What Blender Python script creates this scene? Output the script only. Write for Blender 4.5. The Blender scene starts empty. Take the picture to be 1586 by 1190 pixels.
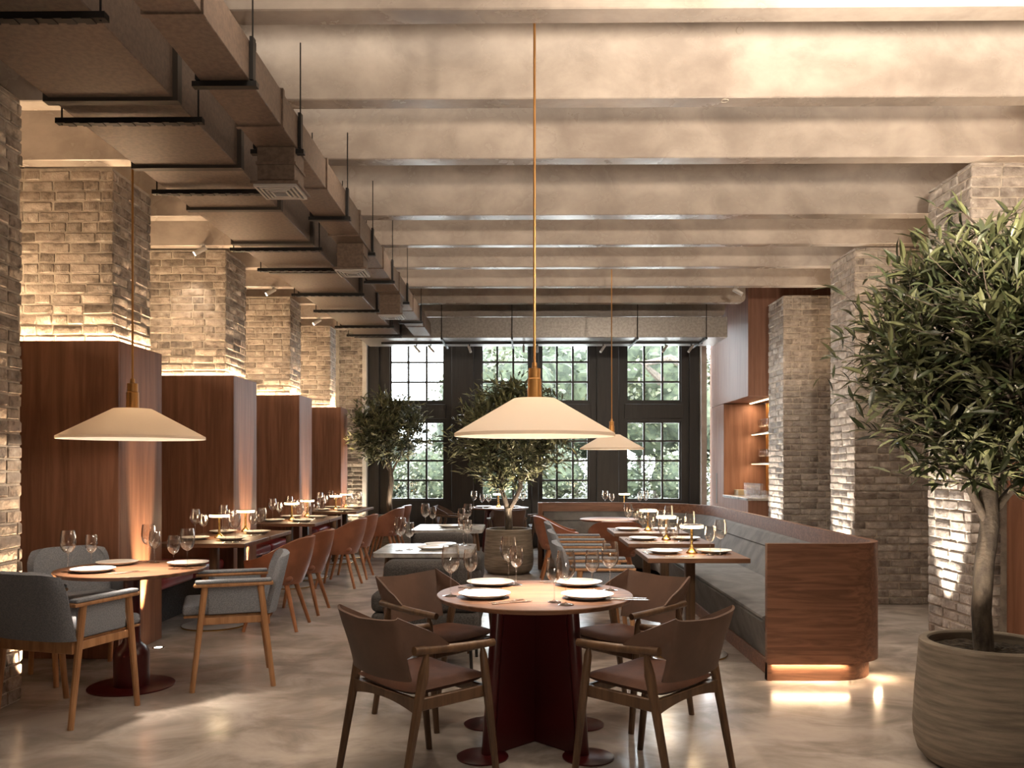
import bpy, bmesh, math, random
from mathutils import Vector, Matrix
random.seed(7)
PI = math.pi
S = bpy.context.scene
C = S.collection

# ------------------------------------------------------------------ camera, world, exposure
cam_d = bpy.data.cameras.new('camera'); cam = bpy.data.objects.new('camera', cam_d); C.objects.link(cam)
cam.location = (0, 0, 1.41); cam.rotation_euler = (PI/2, 0, math.atan(15/1300))
cam_d.sensor_width = 36; cam_d.lens = 36*1300/1586; cam_d.shift_y = (720-595)/1586
cam_d.clip_start = .05; cam_d.clip_end = 300
S.camera = cam
S.view_settings.view_transform = 'Standard'; S.view_settings.look = 'None'
S.view_settings.gamma = 1; S.view_settings.use_curve_mapping = False
S.view_settings.exposure = 0.45
S.cycles.use_denoising = True
S.cycles.max_bounces = 8; S.cycles.diffuse_bounces = 4; S.cycles.glossy_bounces = 4
S.cycles.transparent_max_bounces = 24; S.cycles.transmission_bounces = 6
S.cycles.sample_clamp_indirect = 6; S.cycles.caustics_reflective = False; S.cycles.caustics_refractive = False
W = bpy.data.worlds.new('sky'); S.world = W; W.use_nodes = True
wb = W.node_tree.nodes['Background']; wb.inputs[0].default_value = (.90, .95, 1, 1); wb.inputs[1].default_value = 15.0

WARM = (1, .70, .42); WARM2 = (1, .83, .65)
def light(name, kind, loc, power, color=WARM, aim=None, size=None, size_y=None, angle=None, blend=.6, radius=.03):
    d = bpy.data.lights.new(name, kind); o = bpy.data.objects.new(name, d); C.objects.link(o)
    o.location = loc; d.energy = power; d.color = color
    if aim is not None:
        o.rotation_euler = (Vector(aim)-Vector(loc)).to_track_quat('-Z', 'Y').to_euler()
    if kind == 'AREA':
        d.shape = 'RECTANGLE' if size_y else 'SQUARE'; d.size = size or 1
        if size_y: d.size_y = size_y
    else:
        d.shadow_soft_size = radius
    if kind == 'SPOT':
        d.spot_size = math.radians(angle or 60); d.spot_blend = blend
    return o
# added linear fill without fixtures in the slots between the ceiling beams, up-lights in the bays beside the piers
for y, p in ((-1.4, 12), (.6, 16), (1.6, 16), (2.55, 16), (3.55, 16), (4.6, 12), (5.6, 10), (6.75, 9), (7.95, 9), (8.9, 9), (9.85, 9)):
    light('slot_fill', 'AREA', (.9, y, 4.12), p, WARM2, (.9, y, 0), 5.6, .25)
for x in (-1.0, .9, 2.75):
    for y in (1.6, 3.5, 5.55, 7.9, 9.85):
        if x > 2 and y == 3.5: continue
        light('down_fill', 'SPOT', (x, y, 3.85), 52, WARM2, (x, y, 0), angle=105, blend=1, radius=.12)  # unseen downward fill added to lift the floor, no fixtures
light('up_fill', 'SPOT', (1.8, 2.3, 2.75), 560, WARM2, (2.2, 4.4, 3.75), angle=150, blend=1, radius=.1)  # added out of frame to brighten the ceiling, no real lamp
light('up_fill', 'SPOT', (.2, 1.0, .9), 110, WARM2, (.0, 4.3, 3.9), angle=120, blend=1, radius=.1)  # second added ceiling fill, also without a fixture
for y, p in ((5.5, 10), (7.55, 20), (9.95, 20), (12.3, 22)):
    light('bay_up_light', 'AREA', (-3.75, y, 2.45), p, WARM, (-3.0, y, 4.2), .9, .12)
for y in (5.2, 7.6, 9.8):
    light('side_up_fill', 'AREA', (4.15, y, 2.5), 9, WARM, (3.3, y, 4.2), .9, .12)  # ceiling wash added in the right-hand bays, source hidden
light('down_fill', 'SPOT', (3.9, 5.0, 3.5), 150, WARM2, (4.0, 6.0, 1.2), angle=60, blend=1, radius=.1)  # extra fill added to brighten the right-hand cladding
light('wall_up_fill', 'SPOT', (-2.82, 13.95, .05), 160, (1, .82, .6), (-2.86, 14.22, 1.5), angle=46, blend=.8, radius=.02)  # fill added to brighten the brick beside the windows
light('pillar_up_light', 'SPOT', (-2.92, 5.03, .03), 260, WARM, (-3.04, 4.95, 1.0), angle=46, blend=.6, radius=.02)
for x0, x1 in ((-2.27, -1.325), (-.695, .13), (.33, 1.155), (1.79, 2.73)):
    for z0, z1 in ((.81, 2.15), (2.5, 3.84)):
        p = light('daylight_portal', 'AREA', ((x0+x1)/2, 14.52, (z0+z1)/2), 1, (1, 1, 1), ((x0+x1)/2, 0, (z0+z1)/2), x1-x0, z1-z0)
        p.data.cycles.is_portal = True

# ------------------------------------------------------------------ materials
def mat(name, col=(.5, .5, .5), rough=.5, metal=0, emit=None, estr=0, spec=None):
    m = bpy.data.materials.new(name); m.use_nodes = True
    b = m.node_tree.nodes['Principled BSDF']
    b.inputs['Base Color'].default_value = (*col, 1); b.inputs['Roughness'].default_value = rough
    b.inputs['Metallic'].default_value = metal
    if spec is not None: b.inputs['Specular IOR Level'].default_value = spec
    if emit: b.inputs['Emission Color'].default_value = (*emit, 1); b.inputs['Emission Strength'].default_value = estr
    return m
def noisy(name, c0, c1, scale=(3, 3, 3), rough=.5, detail=6, bump=0, bscale=None, r1=None, metal=0, lo=.35, hi=.65, dist=0, c2=None, rnd=0, spec=None):
    """two- or three-colour noise material, stretched by scale; bump gives fine relief, rnd a per-object shift"""
    m = mat(name, c0, rough, metal, spec=spec); nt = m.node_tree; N = nt.nodes; L = nt.links; b = N['Principled BSDF']
    tc = N.new('ShaderNodeTexCoord'); mp = N.new('ShaderNodeMapping'); mp.inputs['Scale'].default_value = scale
    L.new(tc.outputs['Object'], mp.inputs[0])
    if rnd:
        oi = N.new('ShaderNodeObjectInfo'); vm = N.new('ShaderNodeVectorMath'); vm.operation = 'SCALE'; vm.inputs[0].default_value = (37, 19, 53)
        L.new(oi.outputs['Random'], vm.inputs['Scale']); L.new(vm.outputs[0], mp.inputs['Location'])
    nz = N.new('ShaderNodeTexNoise'); nz.inputs['Scale'].default_value = 1; nz.inputs['Detail'].default_value = detail; nz.inputs['Roughness'].default_value = .6
    nz.inputs['Distortion'].default_value = dist
    L.new(mp.outputs[0], nz.inputs[0])
    cr = N.new('ShaderNodeValToRGB'); cr.color_ramp.interpolation = 'EASE'; e = cr.color_ramp.elements
    e[0].position = lo; e[0].color = (*c0, 1); e[1].position = hi; e[1].color = (*c1, 1)
    if c2:
        k = e.new((lo+hi)/2); k.color = (*c2, 1)
    L.new(nz.outputs[0], cr.inputs[0]); out = cr.outputs[0]
    if rnd:
        mx = N.new('ShaderNodeHueSaturation'); ma = N.new('ShaderNodeMapRange'); ma.inputs[3].default_value = 1-rnd; ma.inputs[4].default_value = 1+rnd
        L.new(oi.outputs['Random'], ma.inputs[0]); L.new(ma.outputs[0], mx.inputs['Value']); L.new(out, mx.inputs['Color']); out = mx.outputs[0]
    L.new(out, b.inputs['Base Color'])
    if r1 is not None:
        mr = N.new('ShaderNodeMapRange'); mr.inputs[1].default_value = lo; mr.inputs[2].default_value = hi; mr.inputs[3].default_value = rough; mr.inputs[4].default_value = r1
        L.new(nz.outputs[0], mr.inputs[0]); L.new(mr.outputs[0], b.inputs['Roughness'])
    if bump:
        n2 = N.new('ShaderNodeTexNoise'); n2.inputs['Scale'].default_value = bscale or 30; n2.inputs['Detail'].default_value = 4
        L.new(tc.outputs['Object'] if bscale else mp.outputs[0], n2.inputs[0])
        bp = N.new('ShaderNodeBump'); bp.inputs['Strength'].default_value = bump; bp.inputs['Distance'].default_value = .01
        L.new(n2.outputs[0], bp.inputs['Height']); L.new(bp.outputs[0], b.inputs['Normal'])
    return m
M = {}
M['concrete'] = noisy('concrete', (.27, .225, .195), (.54, .475, .42), (1.9, 1.9, 2.4), .30, 11, .10, 24, .24, lo=.24, hi=.76, dist=.2, spec=.8)
M['floor'] = noisy('polished_concrete', (.26, .228, .205), (.52, .462, .42), (2.2, 2.8, 1), .25, 11, .02, 5, .15, lo=.32, hi=.68, dist=.6)
M['plaster'] = noisy('plaster', (.55, .52, .48), (.66, .63, .59), (6, 6, 6), .85, 5, .3, 60)
M['dimwall'] = noisy('dim_plaster', (.16, .12, .10), (.22, .17, .14), (2, 2, 2), .8)
M['mortar'] = noisy('mortar', (.42, .37, .31), (.60, .54, .46), (12, 12, 12), .9, 5, .5, 70)
M['brick'] = noisy('brick_face', (.185, .15, .125), (.49, .44, .385), (10, 10, 16), .88, 9, .9, 38, lo=.34, hi=.70, c2=(.36, .30, .25), rnd=.24)
M['brick_pale'] = noisy('pale_brick_face', (.25, .215, .19), (.60, .555, .51), (10, 10, 16), .88, 9, .8, 38, lo=.34, hi=.70, c2=(.40, .355, .32), rnd=.18)
M['flange'] = mat('dark_flange', (.045, .036, .030), .5, .3)
M['panel'] = noisy('red_brown_oak', (.15, .066, .038), (.26, .122, .072), (16, 16, .9), .52, 8, .10, None, dist=.8, lo=.3, hi=.72, spec=.3)
M['panel_h'] = noisy('red_brown_oak_lying', (.13, .058, .034), (.27, .130, .078), (1.6, 26, 26), .48, 9, .10, None, dist=1.4, lo=.3, hi=.72)
M['cabinet'] = noisy('cabinet_oak', (.20, .095, .062), (.29, .15, .10), (20, 20, 1.2), .55, 7, .06, None, lo=.3, hi=.7, spec=.25)
M['tabletop'] = noisy('brown_oak_top', (.105, .050, .029), (.20, .10, .056), (3, 26, 10), .45, 7, .05, None, dist=.5, lo=.3, hi=.7, spec=.3)
M['walnut'] = noisy('dark_walnut', (.070, .036, .018), (.125, .068, .034), (30, 30, 2.5), .42, 6)
M['oak'] = noisy('honey_oak', (.34, .165, .072), (.48, .26, .125), (30, 30, 3), .48, 6)
M['beech'] = noisy('red_oak_leg', (.29, .115, .047), (.40, .175, .075), (30, 30, 3), .45, 6)
M['leather_brown'] = noisy('brown_leather', (.045, .019, .011), (.070, .030, .018), (7, 7, 7), .65, 5, .08, 120, spec=.12)
M['back_brown'] = noisy('brown_shell', (.068, .035, .022), (.098, .051, .033), (5, 5, 5), .6, 5)
M['leather_tan'] = noisy('terracotta_leather', (.20, .072, .036), (.275, .104, .053), (6, 6, 6), .40, 5, .05, 150)
M['leather_red'] = noisy('red_leather', (.20, .014, .018), (.28, .028, .030), (6, 6, 6), .38, 5)
M['fabric'] = noisy('blue_grey_fabric', (.19, .21, .25), (.29, .31, .35), (160, 160, 160), .95, 3, .35, 260, spec=.1)
M['fabric_dk'] = noisy('charcoal_fabric', (.050, .047, .047), (.088, .083, .081), (120, 120, 120), .95, 3, .3, 240, spec=.1)
M['fabric_booth'] = noisy('grey_velvet', (.105, .103, .104), (.160, .157, .156), (5, 5, 5), .8, 6, .15, 160)
M['red_metal'] = mat('oxblood_metal', (.060, .006, .007), .30)
M['duct'] = noisy('bronze_duct', (.115, .082, .064), (.165, .118, .090), (40, 40, 40), .45, 5, .05, 90, metal=.3)
M['black'] = mat('black_metal', (.012, .011, .011), .45, .4)
M['frame'] = noisy('dark_window_timber', (.016, .0145, .0135), (.024, .021, .019), (20, 20, 2), .45, 5)
M['brass'] = mat('brass', (.62, .38, .13), .25, 1)
M['brass_cable'] = mat('brass_cable', (.52, .27, .09), .35, .8)
M['steel'] = mat('steel', (.60, .56, .52), .22, 1)
M['ceramic'] = mat('white_ceramic', (.80, .77, .73), .22)
M['marble'] = noisy('white_marble', (.26, .25, .25), (.50, .48, .46), (5, 5, 5), .20, 9, dist=1.5, lo=.3, hi=.6)
M['pot'] = noisy('ribbed_stone_pot', (.14, .115, .088), (.27, .225, .175), (4, 4, 45), .85, 7, .45, None, lo=.3, hi=.7)
M['soil'] = noisy('soil', (.012, .009, .006), (.045, .032, .02), (40, 40, 40), .95, 5, .8, 50)
M['bark'] = noisy('bark', (.034, .025, .018), (.095, .074, .054), (22, 22, 8), .85, 6, .5, 50)
M['lamp_glow'] = mat('lamp_glow', (1, .9, .7), .4, 0, (1, .78, .46), 9)
M['led'] = mat('led_glow', (1, .9, .7), .4, 0, (1, .72, .40), 7)
M['spot_glow'] = mat('spot_glow', (1, 1, 1), .4, 0, (1, .86, .66), 14)
M['white_metal'] = mat('pale_metal', (.52, .50, .48), .35, .4)
M['paper'] = mat('cream_box', (.45, .37, .25), .7)
def leaf_mat(name, top, under):
    m = mat(name, top, .38); nt = m.node_tree; N = nt.nodes; L = nt.links; b = N['Principled BSDF']
    g = N.new('ShaderNodeNewGeometry'); mx = N.new('ShaderNodeMix'); mx.data_type = 'RGBA'
    mx.inputs[6].default_value = (*top, 1); mx.inputs[7].default_value = (*under, 1)
    L.new(g.outputs['Backfacing'], mx.inputs[0])
    hs = N.new('ShaderNodeHueSaturation'); mr = N.new('ShaderNodeMapRange'); mr.inputs[3].default_value = .55; mr.inputs[4].default_value = 1.5
    L.new(g.outputs['Random Per Island'], mr.inputs[0]); L.new(mr.outputs[0], hs.inputs['Value']); L.new(mx.outputs[2], hs.inputs['Color'])
    L.new(hs.outputs[0], b.inputs['Base Color'])
    return m
M['leaf'] = leaf_mat('olive_leaf', (.026, .036, .013), (.11, .12, .055))
M['leaf_small'] = leaf_mat('olive_leaf_small', (.045, .056, .022), (.20, .205, .10))
M['leaf_out'] = leaf_mat('garden_leaf', (.034, .044, .024), (.05, .062, .034))
M['leaf_out2'] = leaf_mat('garden_leaf_yellow', (.062, .066, .036), (.07, .074, .042))
M['bounce_ground'] = noisy('pale_bounce_ground', (.52, .51, .49), (.62, .61, .58), (.6, .6, .6), .8)
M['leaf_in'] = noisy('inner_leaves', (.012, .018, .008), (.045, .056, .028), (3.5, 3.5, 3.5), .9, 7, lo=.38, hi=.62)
M['duct_grey'] = noisy('grey_duct', (.30, .285, .27), (.40, .38, .36), (30, 30, 30), .30, 5, metal=.65)
M['grass'] = noisy('dry_lawn', (.022, .025, .013), (.040, .038, .024), (.8, .8, .8), .95, 6)
def glassy(name, tint, fac_lo, fac_hi, rough=.02, edge=1):
    m = bpy.data.materials.new(name); m.use_nodes = True; nt = m.node_tree; N = nt.nodes; L = nt.links
    N.remove(N['Principled BSDF'])
    t = N.new('ShaderNodeBsdfTransparent'); t.inputs[0].default_value = (*tint, 1)
    l2 = N.new('ShaderNodeLayerWeight'); l2.inputs[0].default_value = .5; pw = N.new('ShaderNodeMath'); pw.operation = 'POWER'; pw.inputs[1].default_value = 2.5
    L.new(l2.outputs['Facing'], pw.inputs[0]); mc = N.new('ShaderNodeMix'); mc.data_type = 'RGBA'; mc.inputs[6].default_value = (*tint, 1); mc.inputs[7].default_value = (*(c*edge for c in tint), 1)
    L.new(pw.outputs[0], mc.inputs[0]); L.new(mc.outputs[2], t.inputs[0])
    g = N.new('ShaderNodeBsdfGlossy'); g.inputs['Roughness'].default_value = rough; g.inputs[0].default_value = (1, 1, 1, 1)
    lw = N.new('ShaderNodeLayerWeight'); lw.inputs[0].default_value = .35
    mr = N.new('ShaderNodeMapRange'); mr.inputs[3].default_value = fac_lo; mr.inputs[4].default_value = fac_hi
    mx = N.new('ShaderNodeMixShader'); L.new(lw.outputs['Facing'], mr.inputs[0]); L.new(mr.outputs[0], mx.inputs[0])
    L.new(t.outputs[0], mx.inputs[1]); L.new(g.outputs[0], mx.inputs[2]); L.new(mx.outputs[0], N['Material Output'].inputs[0])
    return m
M['glass'] = glassy('wine_glass', (.97, .96, .95), .05, .70, edge=.55)
M['pane'] = glassy('window_pane', (.93, .95, .95), .02, .30)
def shade_mat():
    m = mat('linen_shade', (.86, .79, .71), .75); nt = m.node_tree; N = nt.nodes; L = nt.links; b = N['Principled BSDF']
    t = N.new('ShaderNodeBsdfTranslucent'); t.inputs[0].default_value = (.84, .73, .60, 1)
    mx = N.new('ShaderNodeMixShader'); mx.inputs[0].default_value = .42
    L.new(b.outputs[0], mx.inputs[1]); L.new(t.outputs[0], mx.inputs[2]); L.new(mx.outputs[0], N['Material Output'].inputs[0])
    return m
M['shade'] = shade_mat()

# ------------------------------------------------------------------ mesh helpers
class MB:
    def __init__(s): s.v = []; s.f = []
    def add(s, v, f):
        o = len(s.v); s.v += [tuple(p) for p in v]; s.f += [tuple(i+o for i in q) for q in f]; return s
    def box(s, x0, x1, y0, y1, z0, z1, b=0, seg=1, M4=None):
        bm = bmesh.new(); bmesh.ops.create_cube(bm, size=1)
        for v in bm.verts: v.co = Vector(((x0+x1)/2+v.co.x*(x1-x0), (y0+y1)/2+v.co.y*(y1-y0), (z0+z1)/2+v.co.z*(z1-z0)))
        if b: bmesh.ops.bevel(bm, geom=bm.edges[:], offset=b, segments=seg, affect='EDGES', profile=.5)
        if M4: bm.transform(M4)
        bm.verts.index_update()
        s.add([v.co[:] for v in bm.verts], [[v.index for v in f.verts] for f in bm.faces]); bm.free(); return s
    def tube(s, path, rad, n=8, cap=True, sx=1):
        P = [Vector(p) for p in path]; k = len(P); R = rad if isinstance(rad, (list, tuple)) else [rad]*k
        vs = []; fs = []; u = None
        for i in range(k):
            t = (P[min(i+1, k-1)]-P[max(i-1, 0)]).normalized()
            if u is None:
                u = t.cross(Vector((0, 0, 1)) if abs(t.z) < .9 else Vector((0, 1, 0))).normalized()
            u = (u-t*u.dot(t)).normalized(); w = t.cross(u)
            for j in range(n):
                a = 2*PI*j/n; vs.append(P[i]+(u*math.cos(a)*sx+w*math.sin(a))*R[i])
        for i in range(k-1):
            for j in range(n): fs.append((i*n+j, i*n+(j+1) % n, (i+1)*n+(j+1) % n, (i+1)*n+j))
        if cap: fs += [tuple(range(n-1, -1, -1)), tuple(range((k-1)*n, k*n))]
        return s.add(vs, fs)
    def lathe(s, prof, n=24, c=(0, 0, 0), cap=True):
        vs = []; fs = []; k = len(prof)
        for r, z in prof:
            for j in range(n): a = 2*PI*j/n; vs.append((c[0]+r*math.cos(a), c[1]+r*math.sin(a), c[2]+z))
        for i in range(k-1):
            for j in range(n): fs.append((i*n+j, i*n+(j+1) % n, (i+1)*n+(j+1) % n, (i+1)*n+j))
        if cap:
            if prof[0][0] > 1e-4: fs.append(tuple(range(n-1, -1, -1)))
            if prof[-1][0] > 1e-4: fs.append(tuple(range((k-1)*n, k*n)))
        return s.add(vs, fs)
    def prism(s, poly, z0, z1):
        n = len(poly)
        return s.add([(x, y, z0) for x, y in poly]+[(x, y, z1) for x, y in poly],
                     [tuple(range(n-1, -1, -1)), tuple(range(n, 2*n))]+[(i, (i+1) % n, n+(i+1) % n, n+i) for i in range(n)])
    def wall(s, path, prof, closed=False):
        """sweep a (offset, z) profile along a plan path; offset goes to the right of travel"""
        k = len(path); P = [Vector((x, y)) for x, y in path]; vs = []; fs = []; m = len(prof)
        for i in range(k):
            a = (P[i]-P[i-1]).normalized() if i else None; b = (P[i+1]-P[i]).normalized() if i < k-1 else None
            t = (a+b).normalized() if a is not None and b is not None else (a if b is None else b)
            q = (a+b).length/2 if a is not None and b is not None else 1
            nrm = Vector((t.y, -t.x))/max(q, .5)
            for o, z in prof: vs.append((P[i].x+nrm.x*o, P[i].y+nrm.y*o, z))
        for i in range(k-1):
            for j in range(m): fs.append((i*m+j, i*m+(j+1) % m, (i+1)*m+(j+1) % m, (i+1)*m+j))
        fs += [tuple(range(m)), tuple(range(k*m-1, (k-1)*m-1, -1))]
        return s.add(vs, fs)
    def sheet(s, fn, nu, nv, th):
        """surface fn(u,v) in 0..1 given thickness th"""
        G = [[Vector(fn(i/nu, j/nv)) for j in range(nv+1)] for i in range(nu+1)]; vs = []; fs = []
        def nrm(i, j):
            du = G[min(i+1, nu)][j]-G[max(i-1, 0)][j]; dv = G[i][min(j+1, nv)]-G[i][max(j-1, 0)]
            c = du.cross(dv); return c.normalized() if c.length > 1e-9 else Vector((0, 0, 1))
        w = nv+1
        for side in (1, -1):
            for i in range(nu+1):
                for j in range(nv+1): vs.append(G[i][j]+nrm(i, j)*th*.5*side)
        o = (nu+1)*w
        for i in range(nu):
            for j in range(nv):
                a, b, c, d = i*w+j, (i+1)*w+j, (i+1)*w+j+1, i*w+j+1
                fs += [(a, b, c, d), (o+d, o+c, o+b, o+a)]
        for i in range(nu):
            fs += [(o+i*w, o+(i+1)*w, (i+1)*w, i*w), (i*w+nv, (i+1)*w+nv, o+(i+1)*w+nv, o+i*w+nv)]
        for j in range(nv):
            fs += [(j, j+1, o+j+1, o+j), (o+nu*w+j, o+nu*w+j+1, nu*w+j+1, nu*w+j)]
        return s.add(vs, fs)
    def mesh(s, name, m, smooth=35):
        me = bpy.data.meshes.new(name); me.from_pydata(s.v, [], s.f); me.validate()
        bm = bmesh.new(); bm.from_mesh(me); bmesh.ops.recalc_face_normals(bm, faces=bm.faces[:]); bm.to_mesh(me); bm.free()
        if m: me.materials.append(M[m])
        if smooth:
            me.polygons.foreach_set('use_smooth', [True]*len(me.polygons)); me.set_sharp_from_angle(angle=math.radians(smooth))
        return me
    def obj(s, name, m, parent=None, smooth=35, loc=None, rotz=0):
        return link(name, s.mesh(name, m, smooth), parent, loc, rotz)
def link(name, me, parent=None, loc=None, rotz=0):
    o = bpy.data.objects.new(name, me); C.objects.link(o)
    if parent: o.parent = parent
    if loc: o.location = loc
    if rotz: o.rotation_euler[2] = rotz
    return o
def tag(o, label=None, cat=None, group=None, kind=None):
    if label: o['label'] = label
    if cat: o['category'] = cat
    if group: o['group'] = group
    if kind: o['kind'] = kind
    return o
def thing(name, label, cat, loc=(0, 0, 0), rotz=0, group=None):
    o = bpy.data.objects.new(name, None); C.objects.link(o); o.empty_display_size = .1
    o.location = loc; o.rotation_euler = (0, 0, rotz); return tag(o, label, cat, group)
def dup(root, loc, rotz=0, label=None, group=None):
    r = root.copy(); C.objects.link(r); r.location = loc; r.rotation_euler = (0, 0, rotz)
    if label: r['label'] = label
    if group: r['group'] = group
    for ch in root.children:
        c = ch.copy(); C.objects.link(c); c.parent = r
        for g in ch.children:
            d = g.copy(); C.objects.link(d); d.parent = c
    return r
def struct(name, mb, m, parent=None, smooth=35):
    o = mb.obj(name, m, parent, smooth)
    if not parent: o['kind'] = 'structure'
    return o
def place(proto, used, loc, rotz, label, group):
    """the first call moves the prototype itself, later ones copy it"""
    if not used:
        used.append(1); proto.location = loc; proto.rotation_euler = (0, 0, rotz); proto['label'] = label; proto['group'] = group; return proto
    return dup(proto, loc, rotz, label, group)
def arc(cx, cy, r, a0, a1, n=8):
    return [(cx+r*math.cos(math.radians(a0+(a1-a0)*i/n)), cy+r*math.sin(math.radians(a0+(a1-a0)*i/n))) for i in range(n+1)]

# ------------------------------------------------------------------ the setting
struct('floor', MB().box(-4.6, 4.8, -3, 14.7, -.15, 0), 'floor')
ceil = struct('ceiling', MB().box(-4.6, 4.8, -3, 14.7, 4.15, 4.35), 'concrete')
def beam(y0, y1, x1=4.6, x0=-4.4):
    b = MB()
    if x1 < 4:
        r = .07; poly = [(x0, 3.6), (x1-r, 3.6)]+[(x1-r+r*math.sin(math.radians(a)), 3.6+r-r*math.cos(math.radians(a))) for a in (22, 45, 68, 90)]+[(x1, 4.15), (x0, 4.15)]
        n = len(poly); b.add([(x, y0, z) for x, z in poly]+[(x, y1, z) for x, z in poly], [tuple(range(n)), tuple(range(2*n-1, n-1, -1))]+[(i, n+i, n+(i+1) % n, (i+1) % n) for i in range(n)])
    else: b.box(x0, x1, y0, y1, 3.6, 4.15, .006)
    return b.obj('beam', 'concrete', ceil, 30)
for y in (-2, -1, 0, 1, 2, 3.02): beam(y, y+.14)
B = [beam(4.03, 4.17), beam(5.02, 5.158), beam(6.0, 6.136), beam(7.365, 7.51), beam(8.36, 8.466), beam(9.30, 9.412), beam(10.305, 10.43), beam(11.366, 11.48, 3.02), beam(12.42, 12.55, 3.0), beam(13.5, 13.62, 3.0)]
for x, y, z in ((1.30, 5.02, 4.0), (1.22, 5.06, 3.6)):               # round tie marks cast in the concrete
    t = MB()
    if z > 3.7: t.tube([(x+.022*math.cos(a*PI/8), y-.001, z+.022*math.sin(a*PI/8)) for a in range(17)], .0025, 4, False)
    else: t.tube([(x+.022*math.cos(a*PI/8), y+.022*math.sin(a*PI/8), z-.001) for a in range(17)], .0025, 4, False)
    t.obj('tie_mark', 'mortar', B[1])
struct('wall_left', MB().box(-4.6, -4.4, -3, 14.7, 0, 4.15), 'dimwall')
struct('wall_right', MB().box(4.6, 4.8, -3, 14.7, 0, 4.15), 'dimwall')
struct('wall_front', MB().box(-4.6, 4.8, -3.2, -3, 0, 4.15), 'dimwall')

# bricks: a handful of irregular bricks, copied one by one onto each pier
brick_me = []; pale_me = []
for k in range(7):
    b = MB(); bm = bmesh.new(); bmesh.ops.create_cube(bm, size=1)
    for v in bm.verts: v.co = Vector((v.co.x*random.uniform(.97, 1.0), v.co.y, v.co.z*random.uniform(.92, 1.0)))
    for v in bm.verts: v.co = Vector((v.co.x*.215, v.co.y*.05, v.co.z*.066))
    bmesh.ops.bevel(bm, geom=bm.edges[:], offset=.007, segments=1, affect='EDGES')
    for v in bm.verts: v.co += Vector([random.uniform(-.0022, .0022) for _ in range(3)])
    bm.verts.index_update(); b.add([v.co[:] for v in bm.verts], [[v.index for v in f.verts] for f in bm.faces]); bm.free()
    brick_me.append(b.mesh('brick', 'brick', 40)); pale_me.append(b.mesh('brick', 'brick_pale', 40))
def brick_face(parent, o, ax, nrm, width, z0, z1):
    """running bond from point o along ax (plan vectors), bricks proud of the mortar along nrm"""
    o = Vector((*o, 0)); ax = Vector((*ax, 0)); nr = Vector((*nrm, 0)); rot = math.atan2(ax.y, ax.x)
    L = .225; H = .076; row = 0; z = z0
    while z < z1-.02:
        h = min(H, z1-z); x = -L/2*(row % 2)+random.uniform(-.02, .02); row += 1
        while x < width-.01:
            ln = L if random.random() > .3 else L*.52
            a = max(x, 0); e = min(x+ln, width); x += ln
            if e-a < .035: continue
            p = o+ax*((a+e)/2)+nr*(random.uniform(-.0195, -.013)); me = random.choice(brick_me if o.x < 0 else pale_me)
            q = link('brick', me, parent, (p.x, p.y, z+h/2), rot+random.choice((0, PI)))
            q.scale = ((e-a-.007)/.213, 1, (h-.007)/.066); q.rotation_euler[1] = random.uniform(-.012, .012)
        z += H
def pier(name, x0, x1, y0, y1, faces):
    p = struct(name, MB().box(x0, x1, y0, y1, 0, 3.6), 'mortar')
    p['label'] = name
    for side, w0, w1, z0, z1 in faces:
        if side == 'f': brick_face(p, (w0, y0), (1, 0), (0, -1), w1-w0, z0, z1)
        if side == 'r': brick_face(p, (x1, w0), (0, 1), (1, 0), w1-w0, z0, z1)
        if side == 'l': brick_face(p, (x0, w1), (0, -1), (-1, 0), w1-w0, z0, z1)
    return p
def plab(p, label): p['label'] = label
plab(pier('brick_pillar', -4.4, -3.01, 4.2, 5.0, [('r', 4.19, 5.01, 0, 3.6), ('f', -3.45, -3.0, 0, 3.6)]), 'rough brick pillar in front of the first wood clad pier')
for (y, d), lab in zip(((6.16, .62), (8.52, .62), (10.90, .52), (13.19, .38)), ('first', 'second', 'third', 'fourth')):
    plab(pier('brick_pillar', -4.4, -3.02, y, y+d, [('f', -3.80, -3.01, 2.29, 3.6), ('r', y-.01, y+d, 2.29, 3.6)]), lab+' brick pillar rising out of dark wood cladding along the bench wall')
plab(pier('brick_pillar', 3.26, 4.6, 6.12, 6.76, [('l', 6.11, 6.76, 0, 3.6), ('f', 3.25, 3.47, 0, 2.28), ('f', 3.25, 4.2, 2.28, 3.6)]), 'pale brick pillar behind the large potted olive tree')
plab(pier('brick_pillar', 3.36, 4.6, 8.5, 9.16, [('l', 8.49, 9.16, 0, 3.6), ('f', 3.35, 4.15, 0, 3.6)]), 'brick pillar standing between booth end and olive tree')
plab(pier('brick_pillar', 3.39, 4.6, 10.90, 11.55, [('l', 10.89, 11.55, 0, 3.6), ('f', 3.38, 4.05, 0, 3.6)]), 'brick pillar beside the bar niche')
wl = struct('wall_back', MB().box(-4.4, -2.69, 14.2, 14.6, 0, 4.15), 'mortar')
brick_face(wl, (-3.1, 14.2), (1, 0), (0, -1), .42, 0, 3.9)

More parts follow.
